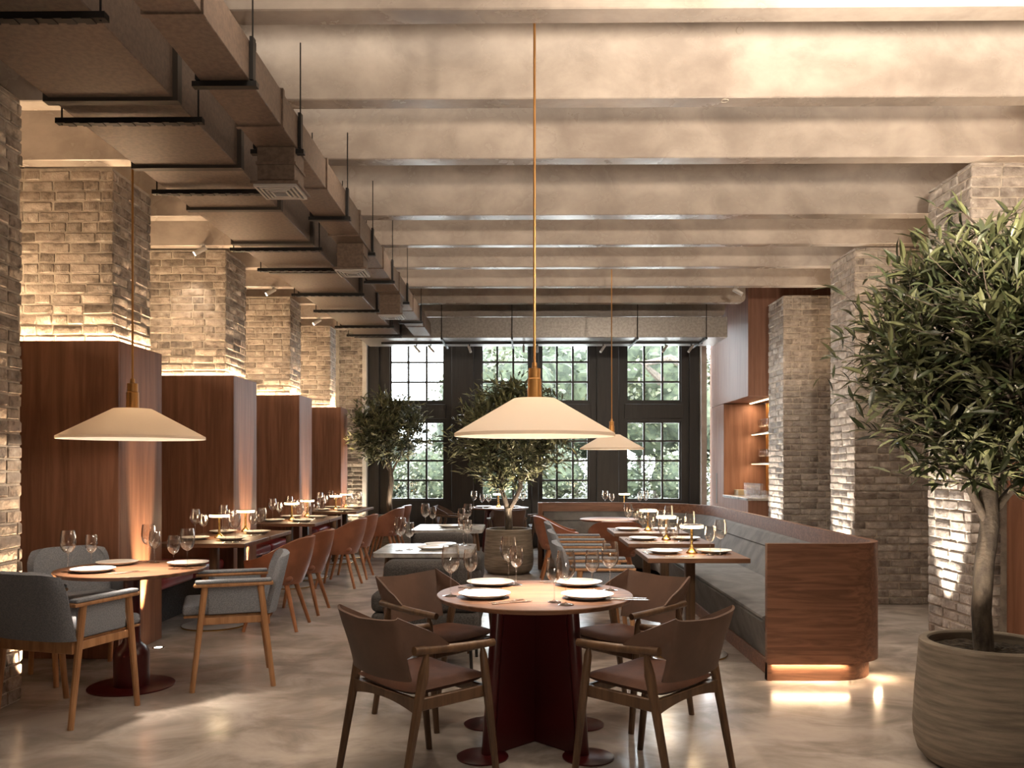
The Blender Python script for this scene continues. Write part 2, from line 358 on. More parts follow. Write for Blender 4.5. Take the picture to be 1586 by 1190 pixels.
# window wall: dark timber with four glazed bays, each two lights high
def box_obj(name, m, parent, *a, b=0): return MB().box(*a, b=b).obj(name, m, parent)
WX = ((-2.27, -1.325), (-.695, .13), (.33, 1.155), (1.79, 2.73))
tb = MB(); xs = [-2.63]+[x for w in WX for x in w]+[3.03]
for i in range(0, len(xs), 2): tb.box(xs[i], xs[i+1], 14.40, 14.56, 0, 4.15)
for x0, x1 in WX:
    tb.box(x0, x1, 14.40, 14.56, 0, .80); tb.box(x0, x1, 14.40, 14.56, 2.155, 2.49); tb.box(x0, x1, 14.40, 14.56, 3.86, 4.15)
wt = struct('wall_window', tb, 'frame')
for x0, x1 in ((-2.63, -2.44), (-1.20, -.82), (.17, .29), (1.28, 1.66), (2.86, 3.03)):
    box_obj('pilaster', 'frame', wt, x0, x1, 14.33, 14.40, 0, 4.1, b=.008)
for x0, x1 in WX: box_obj('rail', 'frame', wt, x0-.03, x1+.03, 14.37, 14.40, 2.2, 2.45, b=.006)
struct('trim_1', MB().box(-2.70, -2.63, 14.18, 14.56, 0, 4.15), 'plaster'); struct('trim_2', MB().box(3.03, 3.12, 14.18, 14.56, 0, 4.15), 'plaster')
wn = 0
for x0, x1 in WX:
    for z0, z1 in ((.80, 2.155), (2.49, 3.86)):
        wn += 1
        fr = MB(); t = .028
        for a in ((x0, x1, z0, z0+t), (x0, x1, z1-t, z1), (x0, x0+t, z0+t, z1-t), (x1-t, x1, z0+t, z1-t)): fr.box(a[0], a[1], 14.44, 14.50, a[2], a[3])
        w = struct('window_%d' % wn, fr, 'frame'); pw = (x1-x0)/3; ph = (z1-z0)/4
        for i in (1, 2): box_obj('mullion', 'frame', w, x0+pw*i-.017, x0+pw*i+.017, 14.445, 14.495, z0+t, z1-t)
        for j in (1, 2, 3):
            for i in range(3): box_obj('glazing_bar', 'frame', w, x0+pw*i+(.017 if i else t), x0+pw*(i+1)-(.017 if i < 2 else t), 14.45, 14.49, z0+ph*j-.016, z0+ph*j+.016)
        for i in range(3):
            for j in range(4): box_obj('pane', 'pane', w, x0+pw*i+.008, x0+pw*(i+1)-.008, 14.468, 14.472, z0+ph*j+.008, z0+ph*(j+1)-.008)

# ------------------------------------------------------------------ garden outside
tr = MB().box(-30, 30, 14.7, 31, -.35, -.20).obj('bounce_ground', 'bounce_ground'); tr['kind'] = 'structure'  # unseen pale ground, added to bounce daylight up into the room
gd = MB().box(-40, 40, 31, 90, -.35, -.25).obj('lawn', 'grass'); gd['kind'] = 'structure'
def leaf_cloud(mb, c, r, n, size, rnd, hollow=.35):
    for _ in range(n):
        d = Vector((rnd.gauss(0, 1), rnd.gauss(0, 1), rnd.gauss(0, 1))).normalized()*(hollow+(1-hollow)*rnd.random())
        p = Vector((c[0]+d.x*r[0], c[1]+d.y*r[1], c[2]+d.z*r[2]))
        a = Vector((rnd.uniform(-1, 1), rnd.uniform(-1, 1), rnd.uniform(-.7, .7))).normalized()*size*rnd.uniform(.6, 1.3)
        b = a.cross(Vector((rnd.uniform(-1, 1), rnd.uniform(-1, 1), rnd.uniform(-1, 1)))).normalized()*size*.32
        mb.add([p, p+a*.5+b, p+a, p+a*.5-b], [(0, 1, 2, 3)])
rg = random.Random(3)
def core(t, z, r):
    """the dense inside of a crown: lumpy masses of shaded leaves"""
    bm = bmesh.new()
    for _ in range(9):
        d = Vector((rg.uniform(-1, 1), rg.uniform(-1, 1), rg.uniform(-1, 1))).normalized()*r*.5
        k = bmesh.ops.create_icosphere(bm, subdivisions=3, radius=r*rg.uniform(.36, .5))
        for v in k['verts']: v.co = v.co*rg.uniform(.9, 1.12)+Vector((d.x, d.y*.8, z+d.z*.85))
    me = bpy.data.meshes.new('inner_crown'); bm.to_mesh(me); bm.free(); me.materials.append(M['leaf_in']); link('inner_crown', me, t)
GT = [(-1.0, 36, 4.2, 2.5), (2.4, 38, 4.2, 2.7), (5.6, 35, 4.5, 2.5), (9.6, 37, 4.2, 2.9), (.6, 46, 5.4, 3.4), (6.5, 47, 5.8, 3.5), (12, 46, 5, 3.4), (-3.4, 50, 2.2, 2.2), (-7.4, 48, 1.2, 2.0), (-11.5, 50, 1.6, 2.2)]
GL = ['full green tree standing outside the second window bay', 'full green tree standing outside the third window bay', 'spreading tree with a bent branch outside the last window bay', 'green tree outside at the bar side of the windows',
      'tall tree far behind the second and third window bays', 'tall tree far behind the last window bay', 'tall tree far out beyond the bar', 'low distant tree between first and second window bays', 'low distant tree seen through the first window bay', 'low distant tree beyond the bench wall']
for (x, y, z, r), lab in zip(GT, GL):
    r *= 1.18
    t = thing('garden_tree', lab, 'tree', (x, y, -.25), 0, 'trees in the garden')
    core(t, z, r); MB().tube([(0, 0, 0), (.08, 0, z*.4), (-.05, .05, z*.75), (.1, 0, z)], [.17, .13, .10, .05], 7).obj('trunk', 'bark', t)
    if x == 5.6: MB().tube([(0, 0, 4.2), (-.2, -2.2, 5.0), (-.9, -2.6, 5.55), (.1, -2.7, 5.75), (.9, -2.7, 5.35), (1.6, -2.6, 5.1)], [.17, .17, .16, .15, .14, .08], 7).obj('branch', 'bark', t)
    m = MB(); leaf_cloud(m, (0, 0, z), (r, r*.8, r*.85), 4500, .24, rg)
    tag(m.obj('foliage', 'leaf_out' if rg.random() < .6 else 'leaf_out2', t, 0), kind='stuff')
for k, (x, y, r) in enumerate(((-8.2, 33, 1.5), (-5.6, 33.5, 1.3), (-3.4, 32.5, 1.45), (-1.0, 33, 1.3), (1.3, 32.5, 1.5), (3.7, 33, 1.35), (6.1, 32.5, 1.5), (8.6, 33, 1.5))):
    s = thing('garden_shrub', 'low %s green shrub at the lawn edge outside, number %s from the bench side' % (('pale', 'leafy')[k % 2], ('one', 'two', 'three', 'four', 'five', 'six', 'seven', 'eight')[k]), 'shrub', (x, y, -.25), 0, 'shrubs along the lawn')
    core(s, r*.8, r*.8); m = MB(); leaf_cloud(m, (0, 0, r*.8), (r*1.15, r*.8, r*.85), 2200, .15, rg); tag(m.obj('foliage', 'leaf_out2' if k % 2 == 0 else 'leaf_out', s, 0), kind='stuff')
    MB().tube([(0, 0, 0), (.02, 0, r*.8)], [.05, .02], 6).obj('stem', 'bark', s)

# ------------------------------------------------------------------ wood cladding round the pier feet, with light strips on top
def cladding(x0, x1, y0, y1, label, right=True):
    t = thing('wood_cladding', label, 'wall panel', (x1 if right else x0, y0, 0), 0, 'wood clad piers')
    X0, X1, Y1 = x0-t.location.x, x1-t.location.x, y1-y0
    MB().box(X0, X1, 0, .03, .0, 2.31, .003).obj('front_panel', 'panel', t)
    if right:
        MB().box(X1-.03, X1, .03, Y1, .0, 2.31, .003).obj('side_panel', 'panel', t)
        MB().box(X1-.075, X1-.06, .03, Y1-.02, 2.262, 2.272).obj('light_strip', 'led', t)
        MB().box(X1-.09, X1-.03, .03, Y1, 2.24, 2.26).obj('ledge', 'panel', t)
        light('strip_side', 'AREA', (x1-.065, (y0+y1)/2, 2.28), 9, WARM, (x1-.085, (y0+y1)/2, 3), y1-y0-.05, .02).rotation_euler[2] = PI/2
    MB().box(X0, X1-.08, .045, .06, 2.262, 2.272).obj('light_strip', 'led', t)
    MB().box(X0, X1-.03, .03, .09, 2.24, 2.26).obj('ledge', 'panel', t)
    light('strip_front', 'AREA', ((x0+x1)/2, y0+.055, 2.28), 10 if right else 6, WARM, ((x0+x1)/2, y0+.075, 3), x1-x0-.1, .02)
    return t
for (y0, y1, x1), n in zip(((6.055, 6.79, -2.925), (8.42, 9.15, -2.90), (10.80, 11.45, -2.87), (13.10, 13.60, -2.83)), ('nearest', 'second', 'third', 'farthest')):
    cladding(-4.38, x1, y0, y1, n+' reddish brown wood cladding around a brick pillar on the bench wall')
    light('floor_up_light', 'SPOT', (x1+.13, (y0+y1)/2, .03), 620, WARM, (x1-.02, (y0+y1)/2, .80), angle=27, blend=.6, radius=.02)
    u = thing('floor_uplight', 'small round floor light at the foot of the %s wood clad pier' % n, 'light', (x1+.13, (y0+y1)/2, 0), 0, 'floor lights')
    MB().lathe([(.045, 0), (.045, .004), (.03, .005)], 14).obj('rim', 'steel', u); MB().lathe([(.03, .0052), (.0, .0055)], 14).obj('lens', 'spot_glow', u)
cladding(3.46, 4.55, 6.0, 6.11, 'reddish brown wood cladding behind the large potted olive tree', False)
for x, y, z2 in ((3.10, 6.44, 3), (3.2, 8.83, 3), (3.23, 11.2, 3)):
    light('pillar_up_light', 'SPOT', (x-.10, y, .03), 300, (1, .86, .70), (x+.15, y, 1.15), angle=44, blend=.8, radius=.02)

# ------------------------------------------------------------------ ventilation ducts
dk = thing('ventilation_duct', 'wide dark bronze air duct hung along the ceiling', 'duct', (-1.97, 7.3, 3.17))
MB().box(-.30, .30, -6.3, 4.30, 0, .36, .004).obj('duct_body', 'duct', dk)
for y in (2.5, 4.02, 4.93, 5.74, 6.62, 7.62, 8.6, 9.6, 10.6, 11.5):
    f = MB(); Y = y-7.3
    f.box(-.325, .325, Y-.025, Y+.025, -.018, 0); f.box(.30, .325, Y-.025, Y+.025, 0, .36); f.box(-.325, -.30, Y-.025, Y+.025, 0, .36)
    f.obj('flange', 'flange', dk)
for y in (3.22, 4.20, 5.30, 6.72, 7.42, 8.52, 9.42, 10.5, 11.2):
    Y = y-7.3; h = MB().box(-.37, .37, Y-.02, Y+.02, -.045, -.019)
    for k in range(9): h.box(-.32+k*.075, -.28+k*.075, Y-.022, Y+.022, -.049, -.045)
    hb = h.obj('hanger_bar', 'black', dk)
    for sx in (-1, 1): MB().tube([(sx*.345, Y, -.05), (sx*.345, Y, .60)], .005, 6).obj('rod', 'black', hb)
ds = thing('supply_duct', 'narrow bronze air duct with three square diffusers, running beside the wide duct', 'duct', (-1.375, 7.3, 3.19))
MB().box(-.115, .115, -6.3, 4.3, 0, .185, .003).obj('duct_body', 'duct', ds)
for y in (3.88, 4.72, 6.0, 7.02, 8.1, 9.15, 10.4):
    Y = y-7.3; h = MB().box(-.15, .15, Y-.02, Y+.02, -.03, -.006); h.box(.118, .135, Y-.02, Y+.02, 0, .20); h.box(-.135, -.118, Y-.02, Y+.02, 0, .20)
    hb = h.obj('hanger_bar', 'black', ds)
    for sx in (-1, 1): MB().tube([(sx*.127, Y, .2), (sx*.127, Y, .60)], .004, 6).obj('rod', 'black', hb)
for y in (3.3, 4.4, 5.4, 6.5, 7.6, 8.6, 9.7, 10.8):
    Y = y-7.3; MB().box(-.125, .125, Y-.015, Y+.015, -.008, .195).obj('flange', 'duct', ds)
for y in (4.78, 6.82, 8.85):
    Y = y-7.3; b = MB().box(-.105, .105, Y-.10, Y+.10, -.20, -.001, .002); b.box(-.112, .112, Y-.107, Y+.107, -.10, -.085)
    bo = b.obj('diffuser_box', 'duct', ds)
    MB().box(-.135, .135, Y-.135, Y+.135, -.215, -.20, .002).obj('diffuser_plate', 'duct', bo)
    for r in (.12, .096, .072, .048):
        f = MB(); z0 = -.228-(.12-r)*.1
        for sx, sy, ex, ey in ((-r, -r, r, -r+.012), (-r, r-.012, r, r), (-r, -r+.012, -r+.012, r-.012), (r-.012, -r+.012, r, r-.012)):
            f.add([(sx, Y+sy, z0), (ex, Y+sy, z0), (ex, Y+ey, z0), (sx, Y+ey, z0), (sx, Y+sy, -.215), (ex, Y+sy, -.215), (ex, Y+ey, -.215), (sx, Y+ey, -.215)],
                  [(0, 1, 2, 3), (4, 7, 6, 5), (0, 4, 5, 1), (1, 5, 6, 2), (2, 6, 7, 3), (3, 7, 4, 0)])
        f.obj('diffuser_vane', 'white_metal', bo, 0)
cd = thing('cross_duct', 'grey rectangular duct hung across the room in front of the windows', 'duct', (.285, 11.62, 3.17))
MB().box(-2.555, 2.555, 0, .86, 0, .285, .005).obj('duct_body', 'duct_grey', cd)
for x in (684, 793, 987, 1093):
    X = (x-808)*11.6/1300-.285; h = MB().box(X-.012, X+.012, -.05, .90, -.032, -.006)
    hb = h.obj('hanger_bar', 'black', cd); MB().tube([(X, -.04, -.03), (X, -.04, .97)], .006, 6).obj('rod', 'black', hb)
MB().box(-2.3, 2.3, .40, .43, -.03, -.001).obj('track', 'black', cd)
for k, (x, dx) in enumerate(((645, 1), (667, 1), (727, .4), (811, 0), (832, 0), (934, -.8), (1030, -.8), (1070, -.9))):
    X = (x-808)*12.03/1300; t = thing('track_spot', 'small metal spotlight on the cross duct, %s from the bench side' % ('first', 'second', 'third', 'fourth', 'fifth', 'sixth', 'seventh', 'eighth')[k], 'spotlight', (X, 12.035, 3.14), 0, 'spotlights on the cross duct')
    MB().tube([(0, 0, 0), (0, 0, -.03)], .008, 6).obj('stem', 'black', t)
    MB().tube([(-dx*.035, .02, -.02), (dx*.05, -.02, -.12)], .018, 10).obj('head', 'white_metal', t)

# ceiling spotlights on the beams
for k, (x, y, tgt) in enumerate(((-3.17, 8.30, (-3.45, 8.52, 2.4)), (-3.06, 10.28, (-3.35, 10.48, 2.4)), (-3.02, 12.45, (-3.3, 12.77, 2.4)), (2.64, 10.36, (3.0, 11.5, 2.0)))):
    t = thing('ceiling_spot', ('lit spotlight pointing at the second brick pillar', 'lit spotlight pointing at the third brick pillar', 'lit spotlight pointing at the fourth brick pillar', 'metal spotlight under a beam in front of the bar cabinet')[k], 'spotlight', (x, y, 3.6), 0, 'ceiling spotlights')
    lx = -1 if k < 3 else 1
    MB().lathe([(.03, -.012), (.03, 0)], 12).obj('base', 'white_metal', t)
    MB().tube([(0, 0, -.012), (0, 0, -.05)], .006, 6).obj('stem', 'white_metal', t)
    a = Vector((-lx*.03, .01, -.03)); b = Vector((lx*.07, -.025, -.10))
    MB().tube([a, b], .024, 12).obj('head', 'white_metal', t)
    if k < 3: MB().tube([b+(b-a)*.001, b+(b-a)*.03], .021, 12).obj('lens', 'spot_glow', t)
    light('spot', 'SPOT', Vector((x, y, 3.6))+b*1.25, 14 if k < 3 else 25, WARM2, tgt, angle=75, blend=.8)

# ------------------------------------------------------------------ pendants
def pendant(label, x, y, rod_top, R, ztop=1.75, zbot=1.555, power=30):
    t = thing('pendant_lamp', label, 'lamp', (x, y, zbot), 0, 'conical pendant lamps'); h = ztop-zbot
    pr = [(R, 0), (R, .016), (R*.26, h), (0, h+.002)]
    inner = [(0, h-.006), (R*.25, h-.008), (R-.012, .012), (R-.006, 0)]
    MB().lathe([(r, z) for r, z in pr], 64, cap=False).lathe(inner, 64, cap=False).lathe([(R-.006, 0), (R, 0)], 64, cap=False).obj('shade', 'shade', t, 50)
    MB().lathe([(R*.09, h+.002), (R*.085, h+.10), (R*.075, h+.105), (R*.075, h+.155), (R*.035, h+.158), (R*.03, h+.185)], 16).obj('socket', 'brass_cable', t)
    MB().tube([(0, 0, h+.18), (0, 0, rod_top-zbot)], .0065*R/.41, 8).obj('rod', 'brass_cable', t)
    MB().lathe([(.05, rod_top-zbot-.02), (.05, rod_top-zbot)], 16).obj('canopy_cap', 'brass_cable', t)
    MB().lathe([(.0, h-.085), (.03, h-.075), (.036, h-.05), (.022, h-.02), (.02, h-.01)], 14).obj('bulb', 'lamp_glow', t)
    light('pendant_bulb', 'SPOT', (x, y, zbot+.03), power*9, WARM2, (x, y, 0), angle=66, blend=1, radius=.05)
    light('pendant_glow', 'POINT', (x, y, zbot+.06), power*.45, WARM2, radius=.05)
pendant('conical cream pendant lamp over the central round table', .066, 4.32, 4.15, .412, power=26)
pendant('conical cream pendant lamp in front of the nearest wood clad pier', -2.40, 5.15, 4.15, .425, 1.755, 1.567, 26)
pendant('small distant conical pendant lamp hanging beyond the booth', 1.06, 9.9, 4.15, .375, 1.765, 1.59, 20)

# ------------------------------------------------------------------ booth
bo = thing('booth_bench', 'curved grey upholstered booth bench in a reddish wood shell', 'bench', (1.6, 5.49, 0))
ox, oy = 1.6, 5.49
path = [(1.6, 5.49), (2.12, 5.49)]+arc(2.12, 5.79, .30, -90, 0, 8)[1:]+[(2.42, 6.4), (2.44, 8.0), (2.44, 10.27)]+arc(1.2, 10.27, 1.24, 0, 90, 14)[1:]+[(.7, 11.51), (.22, 11.51)]
rel = lambda pts: [(x-ox, y-oy) for x, y in pts]
MB().wall(rel(path), [(0, .115), (0, .895), (-.045, .895), (-.045, .115)]).obj('shell', 'panel_h', bo)
pl = [(1.6, 5.495), (2.07, 5.495)]+arc(2.07, 5.79, .29, -90, 0, 8)[1:]+[(2.365, 6.4), (2.385, 8.0), (2.385, 10.27)]+arc(1.2, 10.27, 1.18, 0, 90, 14)[1:]+[(.7, 11.45), (.25, 11.45)]
MB().wall(rel(pl), [(0, 0), (0, .115), (-.04, .115), (-.04, 0)]).obj('plinth', 'panel_h', bo)
MB().box(0, .03, -.003, .055, 0, .115).obj('plinth_end', 'panel_h', bo)
MB().box(.22-ox, .28-ox, 11.28-oy, 11.465-oy, 0, .895, .003).obj('end_panel', 'panel', bo)
MB().box(1.64-ox, 1.675-ox, 5.535-oy, 9.7-oy, 0, .105, .002).obj('kick_board', 'panel_h', bo)
sp = [(2.22, 5.60), (2.32, 5.70), (2.375, 5.86), (2.378, 6.4), (2.40, 8.0), (2.40, 10.27)]+arc(1.2, 10.27, 1.20, 0, 90, 14)[1:]+[(.30, 11.47)]
# cushions swept along the inside: profile offsets run inwards (negative = left of travel)
ss = [(2.18, 5.54), (2.18, 8.0), (2.18, 10.27)]+arc(1.2, 10.27, .98, 0, 90, 14)[1:]+[(.30, 11.25)]
MB().wall(rel(ss), [(0, .10), (0, .385), (-.585, .385), (-.60, .375), (-.525, .105)]).obj('seat_base', 'fabric_booth', bo)
MB().wall(rel(ss), [(0, .385), (0, .42), (-.57, .42), (-.595, .41), (-.60, .398), (-.595, .385)]).obj('seat_cushion', 'fabric_booth', bo, 25)
MB().wall(rel(sp), [(0, .42), (0, .76), (-.03, .775), (-.07, .76), (-.15, .62), (-.245, .421)]).obj('back_cushion', 'fabric_booth', bo, 25)
MB().wall(rel(sp), [(-.118, .655), (-.134, .66), (-.137, .652), (-.122, .648)]).obj('back_piping', 'fabric_dk', bo)
light('booth_strip_front', 'AREA', (1.88, 5.484, .108), 2.2, WARM, (1.88, 5.46, 0), .5, .012)
light('booth_strip_corner', 'AREA', (2.36, 5.585, .108), 1.1, WARM, (2.40, 5.55, 0), .12, .012)
light('booth_strip_side', 'AREA', (2.425, 7.6, .108), 4, WARM, (2.46, 7.6, 0), 3.4, .012).rotation_euler[2] = PI/2

# ------------------------------------------------------------------ bar cabinet
bc = thing('bar_cabinet', 'built-in oak bar cabinet with a lit niche beside the windows', 'cabinet', (3.2, 11.9, 0))
MB().box(0, 1.3, 0, 2.4, 2.38, 4.1, .003).obj('upper_box', 'cabinet', bc)
dr = MB().box(0, .68, 1.43, 2.4, 0, 2.372, .003).obj('tall_door', 'cabinet', bc)
MB().box(-.004, .01, 1.86, 1.95, .78, 1.27).obj('handle_recess', 'walnut', dr)
MB().box(0, 1.3, 0, 1.425, 0, .90, .003).obj('base_unit', 'cabinet', bc)
MB().box(-.02, 1.3, -.02, 1.427, .90, .935, .004).obj('worktop', 'marble', bc)
MB().box(.66, .70, .02, 1.425, .936, 2.378).obj('back_board', 'panel', bc)
for k in range(14): MB().tube([(.652, .08+k*.095, .94), (.652, .08+k*.095, 2.375)], .02, 6).obj('reed', 'brass_cable', bc)
for z in (1.42, 1.88):
    MB().box(.42, .64, .04, 1.41, z, z+.018).obj('shelf', 'white_metal', bc); MB().box(.43, .455, .05, 1.40, z-.008, z-.001).obj('shelf_light', 'led', bc)
    light('shelf_lamp', 'AREA', (3.2+.44, 12.6, z-.012), 4, WARM, (3.64, 12.6, 0), .02, 1.3)
MB().box(.40, .43, .05, 1.40, 2.366, 2.378).obj('niche_light', 'led', bc)
light('niche_lamp', 'AREA', (3.62, 12.6, 2.36), 9, WARM, (3.62, 12.6, 0), .03, 1.3)

# ------------------------------------------------------------------ crockery and glass prototypes
def glass_bm(h, r):
    bz = h*.45; pr = []
    for i in range(0, 13):
        q = i/12; w = math.sqrt(max(0, 1-(1-q/.48)**2)) if q < .48 else 1-.17*((q-.48)/.52)**1.7
        pr.append((max(.005, r*w), bz+(h-bz)*q))
    pr += [(x-.0012, z) for x, z in reversed(pr) if x > .012]
    bowl = MB().lathe(pr, 20, cap=False)
    stem = MB().lathe([(.006, .006), (.0035, .02), (.0033, bz*.8), (.006, bz)], 8)
    foot = MB().lathe([(r*.86, 0), (r*.86, .002), (.012, .006), (.006, .010)], 20)
    return bowl, stem, foot
GM = {}
for key, (h, r) in {'tall': (.255, .046), 'small': (.212, .038)}.items():
    b, s, f = glass_bm(h, r); GM[key] = (b.mesh('bowl', 'glass', 60), s.mesh('stem', 'glass', 60), f.mesh('foot', 'glass', 60))
    GM[key+'_one'] = MB().add(b.v, b.f).add(s.v, s.f).add(f.v, f.f).mesh('wine_glass', 'glass', 60)
def wine_glass(kind, x, y, z, label, group, parts=False):
    if parts:
        t = thing('wine_glass', label, 'glass', (x, y, z), 0, group)
        for n, me in zip(('bowl', 'stem', 'foot'), GM[kind]): link(n, me, t)
        return t
    return tag(link('wine_glass', GM[kind+'_one'], None, (x, y, z)), label, 'glass', group)
plate_me = MB().lathe([(.075, 0), (.09, .004), (.128, .020), (.130, .023), (.122, .022), (.088, .010), (0, .009)], 40).mesh('plate', 'ceramic', 50)
def plate(x, y, z, label, group='white plates'):
    return tag(link('plate', plate_me, None, (x, y, z), random.uniform(0, 3)), label, 'plate', group)
def fork_mesh():
    b = MB().box(-.003, .003, 0, .13, .002, .005, .001); b.box(-.011, .011, .13, .15, .002, .005, .001)
    for k in range(4): b.box(-.011+k*.0062, -.0085+k*.0062, .15, .195, .002, .005)
    return b.mesh('fork', 'steel')
def knife_mesh(): return MB().box(-.005, .005, 0, .09, .001, .006, .001).prism([(-.005, .09), (.008, .10), (.009, .19), (-.003, .215), (-.005, .2)], .002, .0045).mesh('knife', 'steel')
FORK, KNIFE = fork_mesh(), knife_mesh()
def cutlery(kind, x, y, z, rot, label): return tag(link(kind, FORK if kind == 'fork' else KNIFE, None, (x, y, z), rot), label, kind, 'cutlery')
def make_lamp():
    t = thing('table_lamp', 'x', 'lamp')
    MB().lathe([(.042, 0), (.042, .012), (.034, .018), (.014, .045), (.010, .07), (.010, .188)], 20).obj('stem', 'brass', t, 40)
    MB().lathe([(.0, .188), (.083, .190), (.086, .196), (.086, .208), (.083, .211), (0, .211)], 28).obj('lamp_head', 'lamp_glow', t, 40)
    MB().lathe([(.084, .2112), (.084, .2155), (0, .217)], 28).obj('cap', 'brass', t, 40)
    return t
lamp_p, lamp_u = make_lamp(), []
def table_lamp(x, y, z, label):
    place(lamp_p, lamp_u, (x, y, z), 0, label, 'brass table lamps')
    light('table_lamp_glow', 'POINT', (x, y, z+.165), 2.2, WARM, radius=.04)

# ------------------------------------------------------------------ tables
TZ = .75
def round_top(mb, r, th=.024): return mb.lathe([(0, TZ-th), (r-.012, TZ-th), (r, TZ-.006), (r, TZ-.003), (r-.003, TZ), (0, TZ)], 72)
# cross-based red table, used twice
def cross_table(label, x, y, r):
    t = thing('round_table', label, 'table', (x, y, 0), 0, 'round tables'); round_top(MB(), r).obj('tabletop', 'tabletop', t, 40)
    for k in range(4):
        a = PI/4+k*PI/2; b = MB(); c, s = math.cos(a), math.sin(a); w = .02
        pts = [(0, .0), (.335, .0), (.265, .725), (0, .725)]
        vs = []
        for sg in (-1, 1):
            for d, z in pts: vs.append((c*d-s*w*sg, s*d+c*w*sg, z+.003))
        b.add(vs, [(0, 1, 2, 3), (7, 6, 5, 4), (0, 4, 5, 1), (1, 5, 6, 2), (2, 6, 7, 3), (3, 7, 4, 0)])
        p = [(c*.325, s*.325, .003), (c*.255, s*.255, .728)]; b.tube(p, .032, 12)
        b.obj('fin', 'red_metal', t)
        MB().lathe([(.125, 0), (.125, .006), (.12, .008), (0, .008)], 28, (c*.36, s*.36, 0)).obj('foot', 'red_metal', t)
    return t
cross_table('round brown table on an oxblood cross base beneath the central pendant', .066, 4.30, .50)
cross_table('round table on a dark red base close to the windows', -.35, 13.0, .46)
lt = thing('round_table', 'round brown table on an oxblood bottle shaped pedestal by the brick pillar', 'table', (-2.485, 5.32, 0), 0, 'round tables')
round_top(MB(), .45).obj('tabletop', 'tabletop', lt, 40)
MB().lathe([(0, 0), (.26, 0), (.26, .006), (.255, .009), (0, .009)], 48).obj('base_plate', 'red_metal', lt)
MB().lathe([(.108, .009), (.108, .20), (.104, .225), (.085, .255), (.060, .275), (.052, .30), (.050, .726)], 32).obj('pedestal', 'red_metal', lt, 40)
def bistro(label, x, y, w, d, group):
    t = thing('bistro_table', label, 'table', (x, y, 0), 0, group)
    MB().box(-w/2, w/2, -d/2, d/2, TZ-.034, TZ, .003).obj('tabletop', 'tabletop', t)
    MB().box(-.036, .036, -.036, .036, .014, TZ-.034, .01, 2).obj('column', 'walnut', t)
    MB().lathe([(.268, .001), (.272, .004), (.272, .014), (.26, .0165), (0, .0166)], 40).obj('base_plate', 'white_metal', t)
    MB().lathe([(.2725, .001), (.276, .004), (.276, .012), (.2725, .014)], 40, cap=False).obj('base_rim', 'brass', t)
    return t
ORD = ('first', 'second', 'third', 'fourth', 'fifth', 'sixth')
left_y = (7.32, 8.04, 9.70, 10.42, 12.05, 12.74)
for k, y in enumerate(left_y):
    bistro('%s oblong wooden table along the red bench wall, counted from the front' % ORD[k], -2.69, y, .76, .70, 'bench tables')
right_y = (6.26, 7.36, 8.42); BN = ('square brown pedestal table nearest the booth end panel', 'middle square brown pedestal table along the booth', 'square brown pedestal table deepest inside the booth')
for y, n in zip(right_y, BN): bistro(n, 1.25, y, .72, .68, 'booth tables')
rt = thing('round_table', 'small round table with a pale top at the back of the booth', 'table', (1.07, 10.25, 0), 0, 'round tables')
round_top(MB(), .36).obj('tabletop', 'tabletop', rt, 40); MB().lathe([(.24, 0), (.24, .01), (.03, .015), (.03, .725)], 28).obj('pedestal', 'red_metal', rt)
ht = thing('round_table', 'round table hidden behind the back of the booth by the windows', 'table', (1.62, 13.2, 0), 0, 'round tables')
round_top(MB(), .45).obj('tabletop', 'tabletop', ht, 40); MB().lathe([(.24, 0), (.24, .01), (.04, .015), (.04, .725)], 28).obj('pedestal', 'red_metal', ht)
def rrect(w, d, r): return arc(w/2-r, -d/2+r, r, -90, 0, 5)+arc(w/2-r, d/2-r, r, 0, 90, 5)+arc(-w/2+r, d/2-r, r, 90, 180, 5)+arc(-w/2+r, -d/2+r, r, 180, 270, 5)
def marble_table(label, x, y, w, d):
    t = thing('marble_table', label, 'table', (x, y, 0), 0, 'marble lounge tables')
    MB().prism(rrect(w, d, .06), TZ-.032, TZ).obj('tabletop', 'marble', t)
    for sx in (-1, 1):
        for sy in (-1, 1): MB().tube([(sx*(w/2-.10), sy*(d/2-.12), TZ-.032), (sx*(w/2-.02), sy*(d/2-.03), 0)], [.02, .012], 8).obj('leg', 'walnut', t)
    MB().box(-w/2+.11, w/2-.11, -d/2+.13, d/2-.13, TZ-.07, TZ-.033).obj('apron', 'walnut', t)
marble_table('pale marble table nearer the central pendant', -.745, 6.62, .74, .78)
marble_table('pale marble table farther back near the potted tree', -.76, 8.86, .72, .84)

